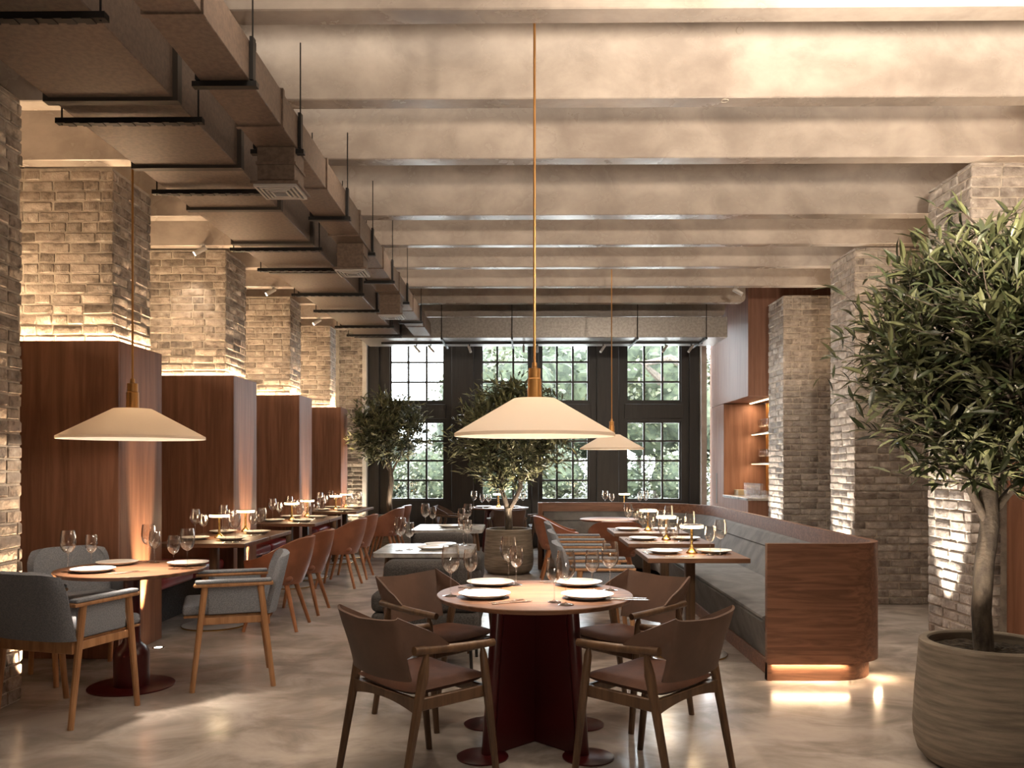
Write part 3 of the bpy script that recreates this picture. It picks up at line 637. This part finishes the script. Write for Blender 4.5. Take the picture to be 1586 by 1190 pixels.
# ------------------------------------------------------------------ chairs (all face +y in their own frame)
def leg(parent, p0, p1, r0, r1, m, n=10, mid=None):
    path, rad = ([p0, p1], [r0, r1]) if mid is None else ([p0, mid[0], p1], [r0, mid[1], r1])
    return MB().tube(path, rad, n).obj('leg', m, parent)
def make_walnut():
    t = thing('walnut_armchair', 'x', 'chair')
    for s in (-1, 1):
        MB().tube([(s*.255, .258, 0), (s*.246, .206, .42), (s*.243, .189, .56), (s*.242, .184, .598)], [.0155, .021, .0185, .008], 10).obj('leg', 'walnut', t)
        MB().tube([(s*.250, -.258, 0), (s*.251, -.170, .42), (s*.252, -.147, .53), (s*.252, -.128, .622)], [.0155, .021, .024, .010], 10).obj('leg', 'walnut', t)
        MB().tube([(s*.246, .245, .609), (s*.249, .05, .616), (s*.252, -.195, .634)], [.0175, .0195, .0185], 12).obj('armrest', 'walnut', t)
        MB().box(s*.232-.011, s*.232+.011, -.172, .208, .372, .425, .004).obj('side_rail', 'walnut', t)
    MB().box(-.24, .24, .192, .216, .375, .425, .005).obj('front_rail', 'walnut', t)
    def rr(u, v): x = -.245+.49*u; return (x, -.172+.0*v, .365+.062*v-(.0 if v > .5 else .028*(1-(2*u-1)**2)*-1))
    MB().sheet(rr, 12, 2, .024).obj('rear_rail', 'walnut', t)
    def seat(sg):
        def f(u, v):
            x = (u-.5)*2; y = (v-.5)*2; e = max(0, 1-abs(x)**5)*max(0, 1-abs(y)**5)
            return (x*.236*(1-.05*max(0, -y)), y*.205+.03, .446+sg*.030*e**.55+.012*x*x+.006*y)
        return f
    b = MB(); n = 14
    for sg in (1, -1):
        f = seat(sg); vs = [f(i/n, j/n) for i in range(n+1) for j in range(n+1)]
        b.add(vs, [(i*(n+1)+j, (i+1)*(n+1)+j, (i+1)*(n+1)+j+1, i*(n+1)+j+1) for i in range(n) for j in range(n)])
    b.obj('seat', 'leather_brown', t, 60)
    def back(u, v):
        s = (u-.5)*2; a = abs(s); sg = 1 if s > 0 else -1
        if a < .60:
            q = a/.60; x = .222*math.sin(q*PI/2)**1.0*sg; y = -.225+.045*(1-math.cos(q*PI/2))
            zt = .772-.018*(1-q)+.012*max(0, q-.8)*5*.4; zb = .492+.010*q
            x *= 1+.10*max(0, v-.45)*q*q-.06*q*q*math.sin(min(1, v*1.4)*PI)
        else:
            q = (a-.60)/.40; x = (.222+.032*min(1, q*2.2))*sg; y = -.180+.165*q
            zt = .778+(.642-.778)*q**.9; zb = .612+.016*q-.10*max(0, .12-q)
            if v > .5: x += sg*.02*(1-q)*(v-.5)*2*.5
        z = zb+(zt-zb)*v
        k = (z-.50)*.30*(1 if a < .6 else max(0, 1-(a-.6)/.4*1.6)); return (x, y-max(0, k), z)
    MB().sheet(back, 40, 8, .011).obj('backrest', 'back_brown', t, 50)
    return t
wal, wu = make_walnut(), []
T0 = Vector((.066, 4.30))
for (x, y), lab in (((-.475, 3.80), 'dark walnut armchair at the central round table, front left with its back to us'), ((.60, 3.80), 'dark walnut armchair at the central round table, front right with its back to us'),
                    ((-.475, 4.765), 'dark walnut armchair at the central round table, far left facing us'), ((.60, 4.765), 'dark walnut armchair at the central round table, far right facing us')):
    d = T0-Vector((x, y)); place(wal, wu, (x, y, 0), math.atan2(-d.x, d.y), lab, 'walnut armchairs')
for (x, y), lab in (((-1.08, 13.05), 'walnut armchair on the bench side of the round table by the windows'), ((-.22, 12.28), 'walnut armchair with its back to us at the round table by the windows'), ((.36, 13.05), 'walnut armchair between the window table and the booth end')):
    d = Vector((-.35, 13.0))-Vector((x, y)); place(wal, wu, (x, y, 0), math.atan2(-d.x, d.y), lab, 'walnut armchairs')

def make_oak():
    t = thing('oak_armchair', 'x', 'chair')
    for s in (-1, 1):
        leg(t, (s*.262, .240, 0), (s*.262, .165, .655), .0165, .0215, 'oak'); leg(t, (s*.258, -.245, 0), (s*.262, -.165, .655), .0165, .0215, 'oak')
        ar = MB().box(s*.262-.030, s*.262+.030, -.245, .232, .648, .672, .011, 2).obj('armrest', 'oak', t)
        MB().box(s*.262-.029, s*.262+.029, -.235, .222, .670, .692, .010, 3).obj('arm_pad', 'fabric', ar, 60)
        MB().box(s*.262-.014-s*.012, s*.262+.012-s*.012, -.19, .15, .475, .655, .010, 2).obj('side_panel', 'fabric', t, 60)
        MB().box(s*.250-.011, s*.250+.011, -.20, .20, .412, .457, .004).obj('side_rail', 'oak', t)
    MB().box(-.25, .25, -.225, -.200, .395, .462, .004).obj('rear_rail', 'oak', t)
    MB().box(-.25, .25, .165, .19, .412, .457, .004).obj('front_rail', 'oak', t)
    MB().box(-.243, .243, -.21, .290, .456, .470, .006, 2).obj('seat_board', 'oak', t)
    b = MB().box(-.243, .243, -.20, .300, .469, .535, .028, 4).obj('seat', 'fabric', t, 60)
    def bk(u, v):
        s = (u-.5)*2; a = abs(s); w = .255-.03*max(0, (v-.72)/.28)**2.2
        return (w*math.sin(s*1.2)/math.sin(1.2), -.255+.055*a*a*a-.085*v, .470+(.365-.028*max(0, a-.55)/.45*(a))*v)
    MB().sheet(bk, 24, 12, .042).obj('backrest', 'fabric', t, 60)
    return t
oak, ou = make_oak(), []
def face(v): return math.atan2(-v[0], v[1])
place(oak, ou, (-2.57, 4.735, 0), face((.29, .96)), 'grey upholstered oak armchair with its back to us beside the near brick pillar', 'grey oak armchairs')
place(oak, ou, (-1.90, 5.49, 0), face((-.94, -.34)), 'grey upholstered oak armchair seen from its side, facing the bottle shaped pedestal', 'grey oak armchairs')
place(oak, ou, (-2.945, 5.63, 0), face((.74, -.67)), 'grey upholstered oak armchair between round table and the nearest wood clad pier', 'grey oak armchairs')
for y, n in zip(right_y, ('at the booth table nearest the end panel', 'at the middle booth table', 'at the deepest booth table')):
    place(oak, ou, (.585, y+.02, 0), face((1, 0)), 'grey upholstered oak armchair '+n, 'grey oak armchairs')

def make_tub():
    t = thing('tub_chair', 'x', 'chair')
    for s in (-1, 1):
        leg(t, (s*.218, .215, 0), (s*.145, .12, .40), .0145, .022, 'beech'); leg(t, (s*.218, -.235, 0), (s*.135, -.125, .40), .0145, .022, 'beech')
    def sh(u, v):
        a = (u-.5)*2*2.25; b = 1-abs(u-.5)*2      # sweep round the back
        r = .272-.070*(1-v)**2; x = math.sin(a)*r*1.02; y = -math.cos(a)*r*(1.02 if abs(a) < PI/2 else 1.15)
        zt = .605+.185*(.5-.5*math.cos(min(1, b*1.25)*PI)); zb = .395
        return (x*(1+.04*v), y-.04*v*max(0, math.cos(a)), zb+(zt-zb)*v)
    MB().sheet(sh, 36, 8, .034).obj('shell', 'leather_tan', t, 60)
    MB().lathe([(0, .392), (.17, .392), (.205, .405), (.205, .42), (0, .43)], 28).obj('underside', 'leather_tan', t, 50)
    MB().box(-.205, .205, -.19, .255, .41, .475, .035, 4).obj('seat', 'leather_tan', t, 60)
    return t
tub, tu = make_tub(), []
for k, y in enumerate((7.26, 8.02, 9.72, 10.48, 12.15, 12.90)):
    place(tub, tu, (-2.13 if k < 4 else -2.03, y, 0), face((-1, 0)), 'terracotta leather tub chair at the %s bench table from the front' % ORD[k], 'terracotta tub chairs')
place(tub, tu, (.47, 10.22, 0), face((1, 0)), 'terracotta leather tub chair next to the wooden end of the booth', 'terracotta tub chairs')
place(tub, tu, (1.05, 9.45, 0), face((0, 1)), 'terracotta leather tub chair with its back to us behind the deepest booth table', 'terracotta tub chairs')

def make_lounge():
    t = thing('lounge_chair', 'x', 'chair')
    MB().box(-.345, .345, -.30, .36, .20, .31, .04, 4).obj('seat_base', 'fabric_dk', t, 60)
    MB().box(-.27, .27, -.16, .37, .31, .44, .045, 4).obj('seat_cushion', 'fabric_dk', t, 60)
    for z in (.305, .435): MB().box(-.355, .355, -.34, -.15, z, z+.13, .042, 5).obj('back_roll', 'fabric_dk', t, 60)
    MB().box(-.275, .275, -.345, -.13, .562, .775, .058, 6).obj('back_cushion', 'fabric_dk', t, 60)
    for s in (-1, 1):
        MB().box(s*.31-.05, s*.31+.05, -.16, .34, .30, .555, .042, 4).obj('arm', 'fabric_dk', t, 60)
        for y in (-.28, .31): MB().tube([(s*.30, y, .21), (s*.31, y, 0)], .011, 8).obj('leg', 'black', t)
    return t
lo, lu = make_lounge(), []
place(lo, lu, (-.64, 5.84, 0), 0, 'charcoal cushioned lounge chair behind the central round table', 'charcoal lounge chairs')
place(lo, lu, (-.73, 8.03, 0), 0, 'charcoal cushioned lounge chair between the two marble tables', 'charcoal lounge chairs')

# ------------------------------------------------------------------ red benches in the three bays
for (y0, y1), n in zip(((6.83, 8.40), (9.18, 10.78), (11.48, 13.08)), ('nearest', 'middle', 'farthest')):
    t = thing('wall_bench', 'red leather bench on a dark base in the %s bay between wood clad piers' % n, 'bench', (-3.6, (y0+y1)/2, 0), 0, 'red wall benches'); h = (y1-y0)/2
    MB().box(-.75, .38, -h, h, 0, .36, .004).obj('bench_base', 'fabric_dk', t)
    for k in (0, 1): MB().box(-.60, .62, -h+.01+k*h, -.01+k*h, .362, .47, .035, 4).obj('seat_cushion', 'leather_red', t, 60)
    MB().box(-.75, -.58, -h, h, .36, 1.25, .03, 3).obj('back_cushion', 'leather_red', t, 60)

# ------------------------------------------------------------------ place settings
MAINT = 'central round table'; LEFTT = 'table by the brick pillar'
for (x, y), n in (((-.172, 4.60), 'far left'), ((-.185, 4.18), 'near left'), ((.31, 4.60), 'far right'), ((.325, 4.16), 'near right')):
    plate(x, y, TZ, '%s white plate on the %s' % (n, MAINT))
for k, x, y, n in (('tall', -.357, 4.21, 'near left'), ('small', -.27, 4.42, 'far left'), ('tall', -.075, 4.72, 'far left plate and the pot'), ('small', -.03, 4.60, 'far right plate and the pot'), ('small', .157, 4.03, 'near right'), ('tall', .208, 3.955, 'near right'), ('small', .37, 4.40, 'far right'), ('tall', .465, 4.42, 'far right')):
    wine_glass(k, x, y, TZ, ('%s wine glass between %s on the %s' if 'pot' in n else '%s wine glass beside the %s plate on the %s') % ('taller' if k == 'tall' else 'smaller', n, MAINT), 'glasses on the central table', True)
for kd, x, y, r, n in (('fork', -.16, 3.99, -1.05, 'in front of the near left plate'), ('knife', -.14, 3.955, -1.12, 'in front of the near left plate'), ('knife', -.34, 4.50, -1.75, 'behind the near left plate at the rim'), ('fork', -.30, 4.47, -1.6, 'behind the near left plate at the rim'),
                       ('fork', .42, 4.16, -1.75, 'beside the near right plate'), ('knife', .41, 4.11, -1.72, 'beside the near right plate'), ('fork', .12, 4.66, -1.3, 'behind the lit table centre'), ('knife', .10, 4.70, -1.3, 'behind the lit table centre')):
    cutlery(kd, x, y, TZ, r, 'steel %s %s on the %s' % (kd, n, MAINT))
for (x, y), n in (((-2.67, 5.51), 'rear'), ((-2.64, 5.14), 'front'), ((-2.19, 5.49), 'window-side')):
    plate(x, y, TZ, '%s white plate on the round %s' % (n, LEFTT))
for k, x, y, n in (('tall', -2.79, 5.13, 'front plate'), ('small', -2.75, 5.33, 'front plate'), ('tall', -2.53, 5.66, 'rear plate'), ('small', -2.47, 5.62, 'rear plate'), ('small', -2.20, 5.28, 'window-side plate'), ('tall', -2.12, 5.30, 'window-side plate')):
    wine_glass(k, x, y, TZ, '%s wine glass beside the %s on the round %s' % ('taller' if k == 'tall' else 'smaller', n, LEFTT), 'glasses on the pillar table', True)
for kd, x, y, r in (('fork', -2.50, 5.02, -.75), ('knife', -2.45, 5.02, -.75)): cutlery(kd, x, y, TZ, r, 'steel %s in front of the front plate on the round %s' % (kd, LEFTT))
for k, y in enumerate(left_y):
    T = 'the %s bench table from the front' % ORD[k]
    plate(-2.55, y+.02, TZ, 'white plate on the chair side of '+T); plate(-2.89, y+.06, TZ, 'white plate on the bench side of '+T)
    table_lamp(-2.72, y+.20, TZ, 'lit brass table lamp on '+T)
    for kk, x, dy, n in (('tall', -2.44, -.20, 'chair side'), ('small', -2.50, -.26, 'chair side'), ('tall', -2.97, .28, 'bench side'), ('small', -2.88, .24, 'bench side')):
        wine_glass(kk, x, y+dy, TZ, '%s wine glass on the %s of %s' % ('taller' if kk == 'tall' else 'smaller', n, T), 'glasses on the bench tables')
for y, n in zip(right_y, ('the booth table nearest the end panel', 'the middle booth table', 'the deepest booth table')):
    plate(1.07, y+.03, TZ, 'white plate on the chair side of '+n); plate(1.44, y+.04, TZ, 'white plate on the bench side of '+n)
    table_lamp(1.265, y+.0, TZ, 'lit brass table lamp on '+n)
    for kk, x, dy, s in (('small', 1.375, -.12, 'bench side'), ('tall', 1.455, -.10, 'bench side'), ('tall', 1.10, .26, 'chair side'), ('small', 1.18, .24, 'chair side')):
        wine_glass(kk, x, y+dy, TZ, '%s wine glass on the %s of %s' % ('taller' if kk == 'tall' else 'smaller', s, n), 'glasses on the booth tables')
    cutlery('fork', .93, y-.1, TZ, .05, 'steel fork on '+n); cutlery('knife', 1.23, y-.26, TZ, 1.4, 'steel knife on '+n)
plate(-.70, 6.55, TZ, 'front white plate on the nearer marble table'); plate(-.66, 6.80, TZ, 'rear white plate on the nearer marble table')
for kk, x, y, n in (('tall', -.93, 6.42, 'bench side'), ('small', -.87, 6.50, 'bench side'), ('tall', -.48, 6.90, 'booth side'), ('small', -.44, 6.82, 'booth side')):
    wine_glass(kk, x, y, TZ, '%s wine glass on the %s of the nearer marble table' % ('taller' if kk == 'tall' else 'smaller', n), 'glasses on the marble tables')
plate(-.76, 8.85, TZ, 'white plate on the farther marble table')
for kk, x, y, n in (('tall', -1.0, 8.70, 'bench side'), ('small', -.93, 8.76, 'bench side'), ('tall', -.56, 8.68, 'booth side'), ('small', -.62, 8.62, 'booth side')):
    wine_glass(kk, x, y, TZ, '%s wine glass on the %s of the farther marble table' % ('taller' if kk == 'tall' else 'smaller', n), 'glasses on the marble tables')
plate(-.58, 12.95, TZ, 'white plate beside three glasses on the round window table'); plate(-.15, 12.95, TZ, 'white plate nearer the booth on the round window table')
table_lamp(-.36, 13.05, TZ, 'lit brass table lamp on the round table by the windows')
for kk, x, y, n in (('tall', -.73, 12.85, 'first'), ('small', -.60, 12.75, 'second'), ('small', -.50, 12.78, 'third'), ('small', -.08, 12.8, 'fourth'), ('tall', .02, 12.9, 'fifth')):
    wine_glass(kk, x, y, TZ, n+' wine glass from the bench side on the round window table', 'glasses on the window table')
table_lamp(1.60, 13.1, TZ, 'lit brass table lamp showing above the back of the booth')
for kk, x, y, n in (('tall', 1.30, 13.1, 'first'), ('small', 1.39, 13.0, 'second'), ('small', 1.84, 13.1, 'third'), ('tall', 1.92, 13.0, 'fourth')):
    wine_glass(kk, x, y, TZ, n+' wine glass showing above the back of the booth', 'glasses behind the booth')

# bar niche contents
tum = MB().lathe([(.030, 0), (.034, .10), (.031, .10), (.027, .006), (0, .006)], 12).mesh('tumbler', 'glass', 60)
for i in range(9):
    for j in range(2):
        tag(link('tumbler', tum, None, (3.44+.085*j, 12.1+i*.10, .935)), 'clear tumbler in the rows on the marble bar top', 'glass', 'tumblers on the bar top')
    tag(link('tumbler', tum, None, (3.44, 12.1+i*.10, 1.036)), 'clear tumbler stacked on the rows of tumblers', 'glass', 'stacked tumblers')
for i in range(11):
    for z, n in ((1.438, 'lower'), (1.898, 'upper')):
        tag(link('wine_glass', GM['small_one'], None, (3.74, 12.05+i*.115, z)), 'wine glass in the row on the %s lit bar shelf' % n, 'glass', 'glasses on the %s bar shelf' % n)
t = thing('cream_box', 'cream box with a lid on the marble bar top', 'box', (3.42, 13.15, .935)); MB().box(-.07, .07, -.13, .13, 0, .065, .003).obj('box_body', 'paper', t); MB().box(-.073, .073, -.133, .133, .065, .085, .003).obj('lid', 'paper', t)

# ------------------------------------------------------------------ potted olive trees
def leaf_geo(mb, p, d, up, ln, wd, fine):
    d = d.normalized(); sd = d.cross(up)
    if sd.length < 1e-3: sd = d.cross(Vector((1, 0, 0)))
    sd.normalize(); n = sd.cross(d); bend = -n*ln*.10
    if fine:
        m1, m2, tp = p+d*ln*.35, p+d*ln*.68+bend*.4, p+d*ln+bend*1.2; f = n*wd*.16
        mb.add([p, m1+sd*wd*.5+f, m1, m1-sd*wd*.5+f, m2+sd*wd*.42+f, m2, m2-sd*wd*.42+f, tp],
               [(0, 2, 1), (0, 3, 2), (1, 2, 5, 4), (2, 3, 6, 5), (4, 5, 7), (5, 6, 7)])
    else:
        m1 = p+d*ln*.5; mb.add([p, m1+sd*wd*.5+n*wd*.1, p+d*ln+bend, m1-sd*wd*.5+n*wd*.1], [(0, 1, 2), (0, 2, 3)])
def olive(label, x, y, trunk, limbs, cc, cr, ntwig, nleaf, ln, seed, fine=False, singles=0, pot=1.0, cut=None):
    rn = random.Random(seed); t = thing('potted_olive_tree', label, 'tree', (x, y, 0), 0, 'potted olive trees'); p = pot
    pr = [(.0, 0), (.235*p, 0), (.275*p, .015), (.305*p, .05), (.322*p, .11), (.326*p, .18), (.318*p, .32), (.302*p, .50), (.297*p, .572), (.288*p, .578), (.262*p, .578), (.255*p, .57), (.262*p, .52), (0, .52)]
    po = MB().lathe(pr, 56).obj('pot', 'pot', t, 45); so = MB(); n = 40; R = .258*p; g = random.Random(1)
    so.add([(R*k/6*math.cos(2*PI*j/n), R*k/6*math.sin(2*PI*j/n), .528+(g.uniform(0, .022) if k < 6 else 0)) for k in range(1, 7) for j in range(n)]+[(0, 0, .54)],
           [(k*n+j, k*n+(j+1) % n, (k+1)*n+(j+1) % n, (k+1)*n+j) for k in range(5) for j in range(n)]+[(6*n, (j+1) % n, j) for j in range(n)])
    so.obj('soil', 'soil', po, 0)
    MB().tube(trunk[0], trunk[1], 12).obj('trunk', 'bark', t, 60)
    nodes = []
    for lp, lr in limbs:
        MB().tube(lp, lr, 9).obj('branch', 'bark', t, 60)
        for i in range(len(lp)-1):
            a, b = Vector(lp[i]), Vector(lp[i+1])
            for k in range(4):
                if i+k/4 > .9: nodes.append(a.lerp(b, k/4))
        nodes.append(Vector(lp[-1]))
    tw = MB(); L = []; cc = Vector(cc); cr = Vector(cr)
    for _ in range(ntwig):
        d = Vector((rn.gauss(0, 1), rn.gauss(0, 1), rn.gauss(0, 1))).normalized()*rn.random()**.36
        e = Vector((cc.x+d.x*cr.x, cc.y+d.y*cr.y, cc.z+d.z*cr.z))
        if cut and not cut(e): continue
        if fine and rn.random() < .14: e = cc+(e-cc)*1.16
        q = min(nodes, key=lambda w: (w-e).length+max(0, w.z-e.z+.1)*.6)
        mid = q.lerp(e, .55)+Vector((rn.uniform(-.05, .05), rn.uniform(-.05, .05), rn.uniform(-.01, .07)))
        tw.tube([q, mid, e], [.006, .004, .0015], 4, False)
        out = (e-q).normalized(); tip = e+out*ln*.9; tw.tube([e, tip], [.0015, .001], 3, False)
        for k in range(nleaf):
            f = .35+.65*k/(nleaf-1); pp = (q.lerp(mid, f/.55) if f < .55 else mid.lerp(e, (f-.55)/.45)) if k < nleaf-3 else e.lerp(tip, (k-nleaf+4)/3)
            dd = out*.75+Vector((rn.gauss(0, .6), rn.gauss(0, .6), rn.gauss(.1, .5))); L.append((pp, dd, Vector((rn.gauss(0, .5), rn.gauss(0, .5), 1)), ln*rn.uniform(.65, 1.25)))
    tag(tw.obj('twigs', 'bark', t), kind='stuff')
    if singles:
        L.sort(key=lambda a: a[0].y-.3*abs(a[0].x)); mes = []
        for k in range(5):
            m = MB(); leaf_geo(m, Vector((0, 0, 0)), Vector((0, 1, 0)), Vector((0, 0, 1)), ln*(.75+.12*k), ln*.21, True); me = m.mesh('leaf', 'leaf', 0); mes.append(me)
        for pp, dd, up, l in L[:singles]:
            o = link('leaf', rn.choice(mes), t); dd = dd.normalized(); sd = dd.cross(up).normalized(); nn = sd.cross(dd)
            mt = Matrix((sd, dd, nn)).transposed(); o.location = pp; o.rotation_euler = mt.to_euler()
        L = L[singles:]
    m = MB()
    for pp, dd, up, l in L: leaf_geo(m, pp, dd, up, l, l*(.2 if fine else .24), fine)
    o = m.mesh('foliage', 'leaf' if fine else 'leaf_small', 0); tag(link('foliage', o, t), kind='stuff')
    return t
olive('large potted olive tree in front of the pale brick pillar', 2.20, 3.98,
      ([(-.02, 0, .5), (-.035, 0, .72), (-.02, 0, .95), (.005, 0, 1.12), (.0, 0, 1.30), (.02, 0, 1.48)], [.046, .043, .042, .042, .038, .028]),
      [([(0, 0, 1.12), (-.09, -.02, 1.28), (-.15, -.03, 1.42), (-.26, 0, 1.66), (-.32, .02, 1.9)], [.020, .019, .016, .011, .006]),
       ([(0, 0, 1.14), (-.05, .05, 1.32), (-.09, .1, 1.5), (-.14, .14, 1.8), (-.2, .1, 2.2)], [.018, .017, .015, .011, .005]),
       ([(.01, 0, 1.40), (.0, -.03, 1.62), (.04, -.06, 1.9), (.0, -.06, 2.25), (-.06, -.05, 2.5)], [.026, .020, .016, .011, .005]),
       ([(.0, 0, 1.16), (.10, .02, 1.27), (.22, .0, 1.40), (.36, -.04, 1.58), (.46, 0, 1.86)], [.022, .020, .017, .012, .006]),
       ([(.01, 0, 1.34), (.11, .06, 1.52), (.19, .1, 1.78), (.24, .12, 2.1), (.22, .1, 2.4)], [.02, .017, .013, .009, .005]),
       ([(.01, 0, 1.3), (-.03, -.14, 1.5), (-.06, -.28, 1.7), (-.1, -.36, 1.95)], [.016, .014, .010, .005])],
      (-.02, -.04, 1.93), (.60, .52, .61), 640, 14, .108, 5, True, 300, 1.0,
      lambda e: not (e.z > 2.0 and abs(e.x) > .62-.50*(e.z-2.0)))
light('tree_up_light', 'SPOT', (1.62, 3.25, .10), 150, WARM2, (2.18, 3.98, 1.50), angle=42, blend=.9, radius=.03)  # unseen spot added below the frame to brighten crown and pot
light('tree_up_light', 'SPOT', (1.98, 3.84, .57), 45, WARM2, (2.02, 3.93, 3.2), angle=84, blend=.8, radius=.03)
olive('potted olive tree with a forked trunk in the middle of the room', -.17, 10.95,
      ([(0, 0, .5), (.0, 0, .68), (-.01, 0, .84)], [.055, .050, .048]),
      [([(-.01, 0, .80), (-.05, 0, .96), (-.10, .0, 1.10), (-.10, 0, 1.34), (-.24, -.05, 1.6), (-.4, 0, 1.85)], [.036, .033, .030, .022, .014, .007]),
       ([(.0, 0, .80), (.08, 0, .95), (.16, 0, 1.12), (.13, .02, 1.30), (.0, 0, 1.5), (.04, 0, 1.9), (.0, 0, 2.35)], [.034, .031, .028, .024, .018, .012, .006]),
       ([(.14, 0, 1.22), (.22, .05, 1.45), (.4, .05, 1.65), (.55, 0, 1.8)], [.02, .016, .011, .006]),
       ([(-.1, 0, 1.2), (-.16, -.15, 1.45), (-.2, -.3, 1.7)], [.016, .013, .006]), ([(.0, 0, 1.45), (.1, .2, 1.7), (.1, .35, 2.0)], [.016, .012, .006])],
      (.03, 0, 1.80), (.80, .62, .74), 620, 13, .12, 9, False, 0, 1.0, lambda e: not (e.z > 2.0 and abs(e.x-.05) > .72-.75*(e.z-2.0)))
light('tree_up_light', 'SPOT', (-.05, 10.72, .57), 130, WARM2, (-.15, 10.9, 2.5), angle=95, blend=.8)
olive('potted olive tree in the corner between bench wall and windows', -2.15, 13.78,
      ([(0, 0, .5), (-.03, 0, .8), (.01, 0, 1.15), (-.02, 0, 1.42)], [.05, .046, .042, .034]),
      [([(-.01, 0, 1.3), (-.13, -.05, 1.5), (-.3, -.1, 1.75), (-.45, -.12, 2.0)], [.024, .02, .013, .006]), ([(-.01, 0, 1.38), (.0, -.05, 1.6), (.05, -.1, 1.9), (.05, -.1, 2.3)], [.024, .02, .014, .006]),
       ([(-.0, 0, 1.25), (.1, -.03, 1.45), (.26, -.1, 1.7), (.42, -.1, 1.95)], [.022, .018, .012, .006]), ([(-.01, 0, 1.36), (-.05, -.2, 1.6), (-.08, -.35, 1.9)], [.02, .015, .006])],
      (-.01, -.18, 1.98), (.66, .42, .58), 420, 12, .12, 11, False, 0, 1.0, lambda e: e.x > -.6)
light('tree_up_light', 'SPOT', (-2.05, 13.55, .57), 80, WARM2, (-2.15, 13.65, 2.5), angle=95, blend=.8)
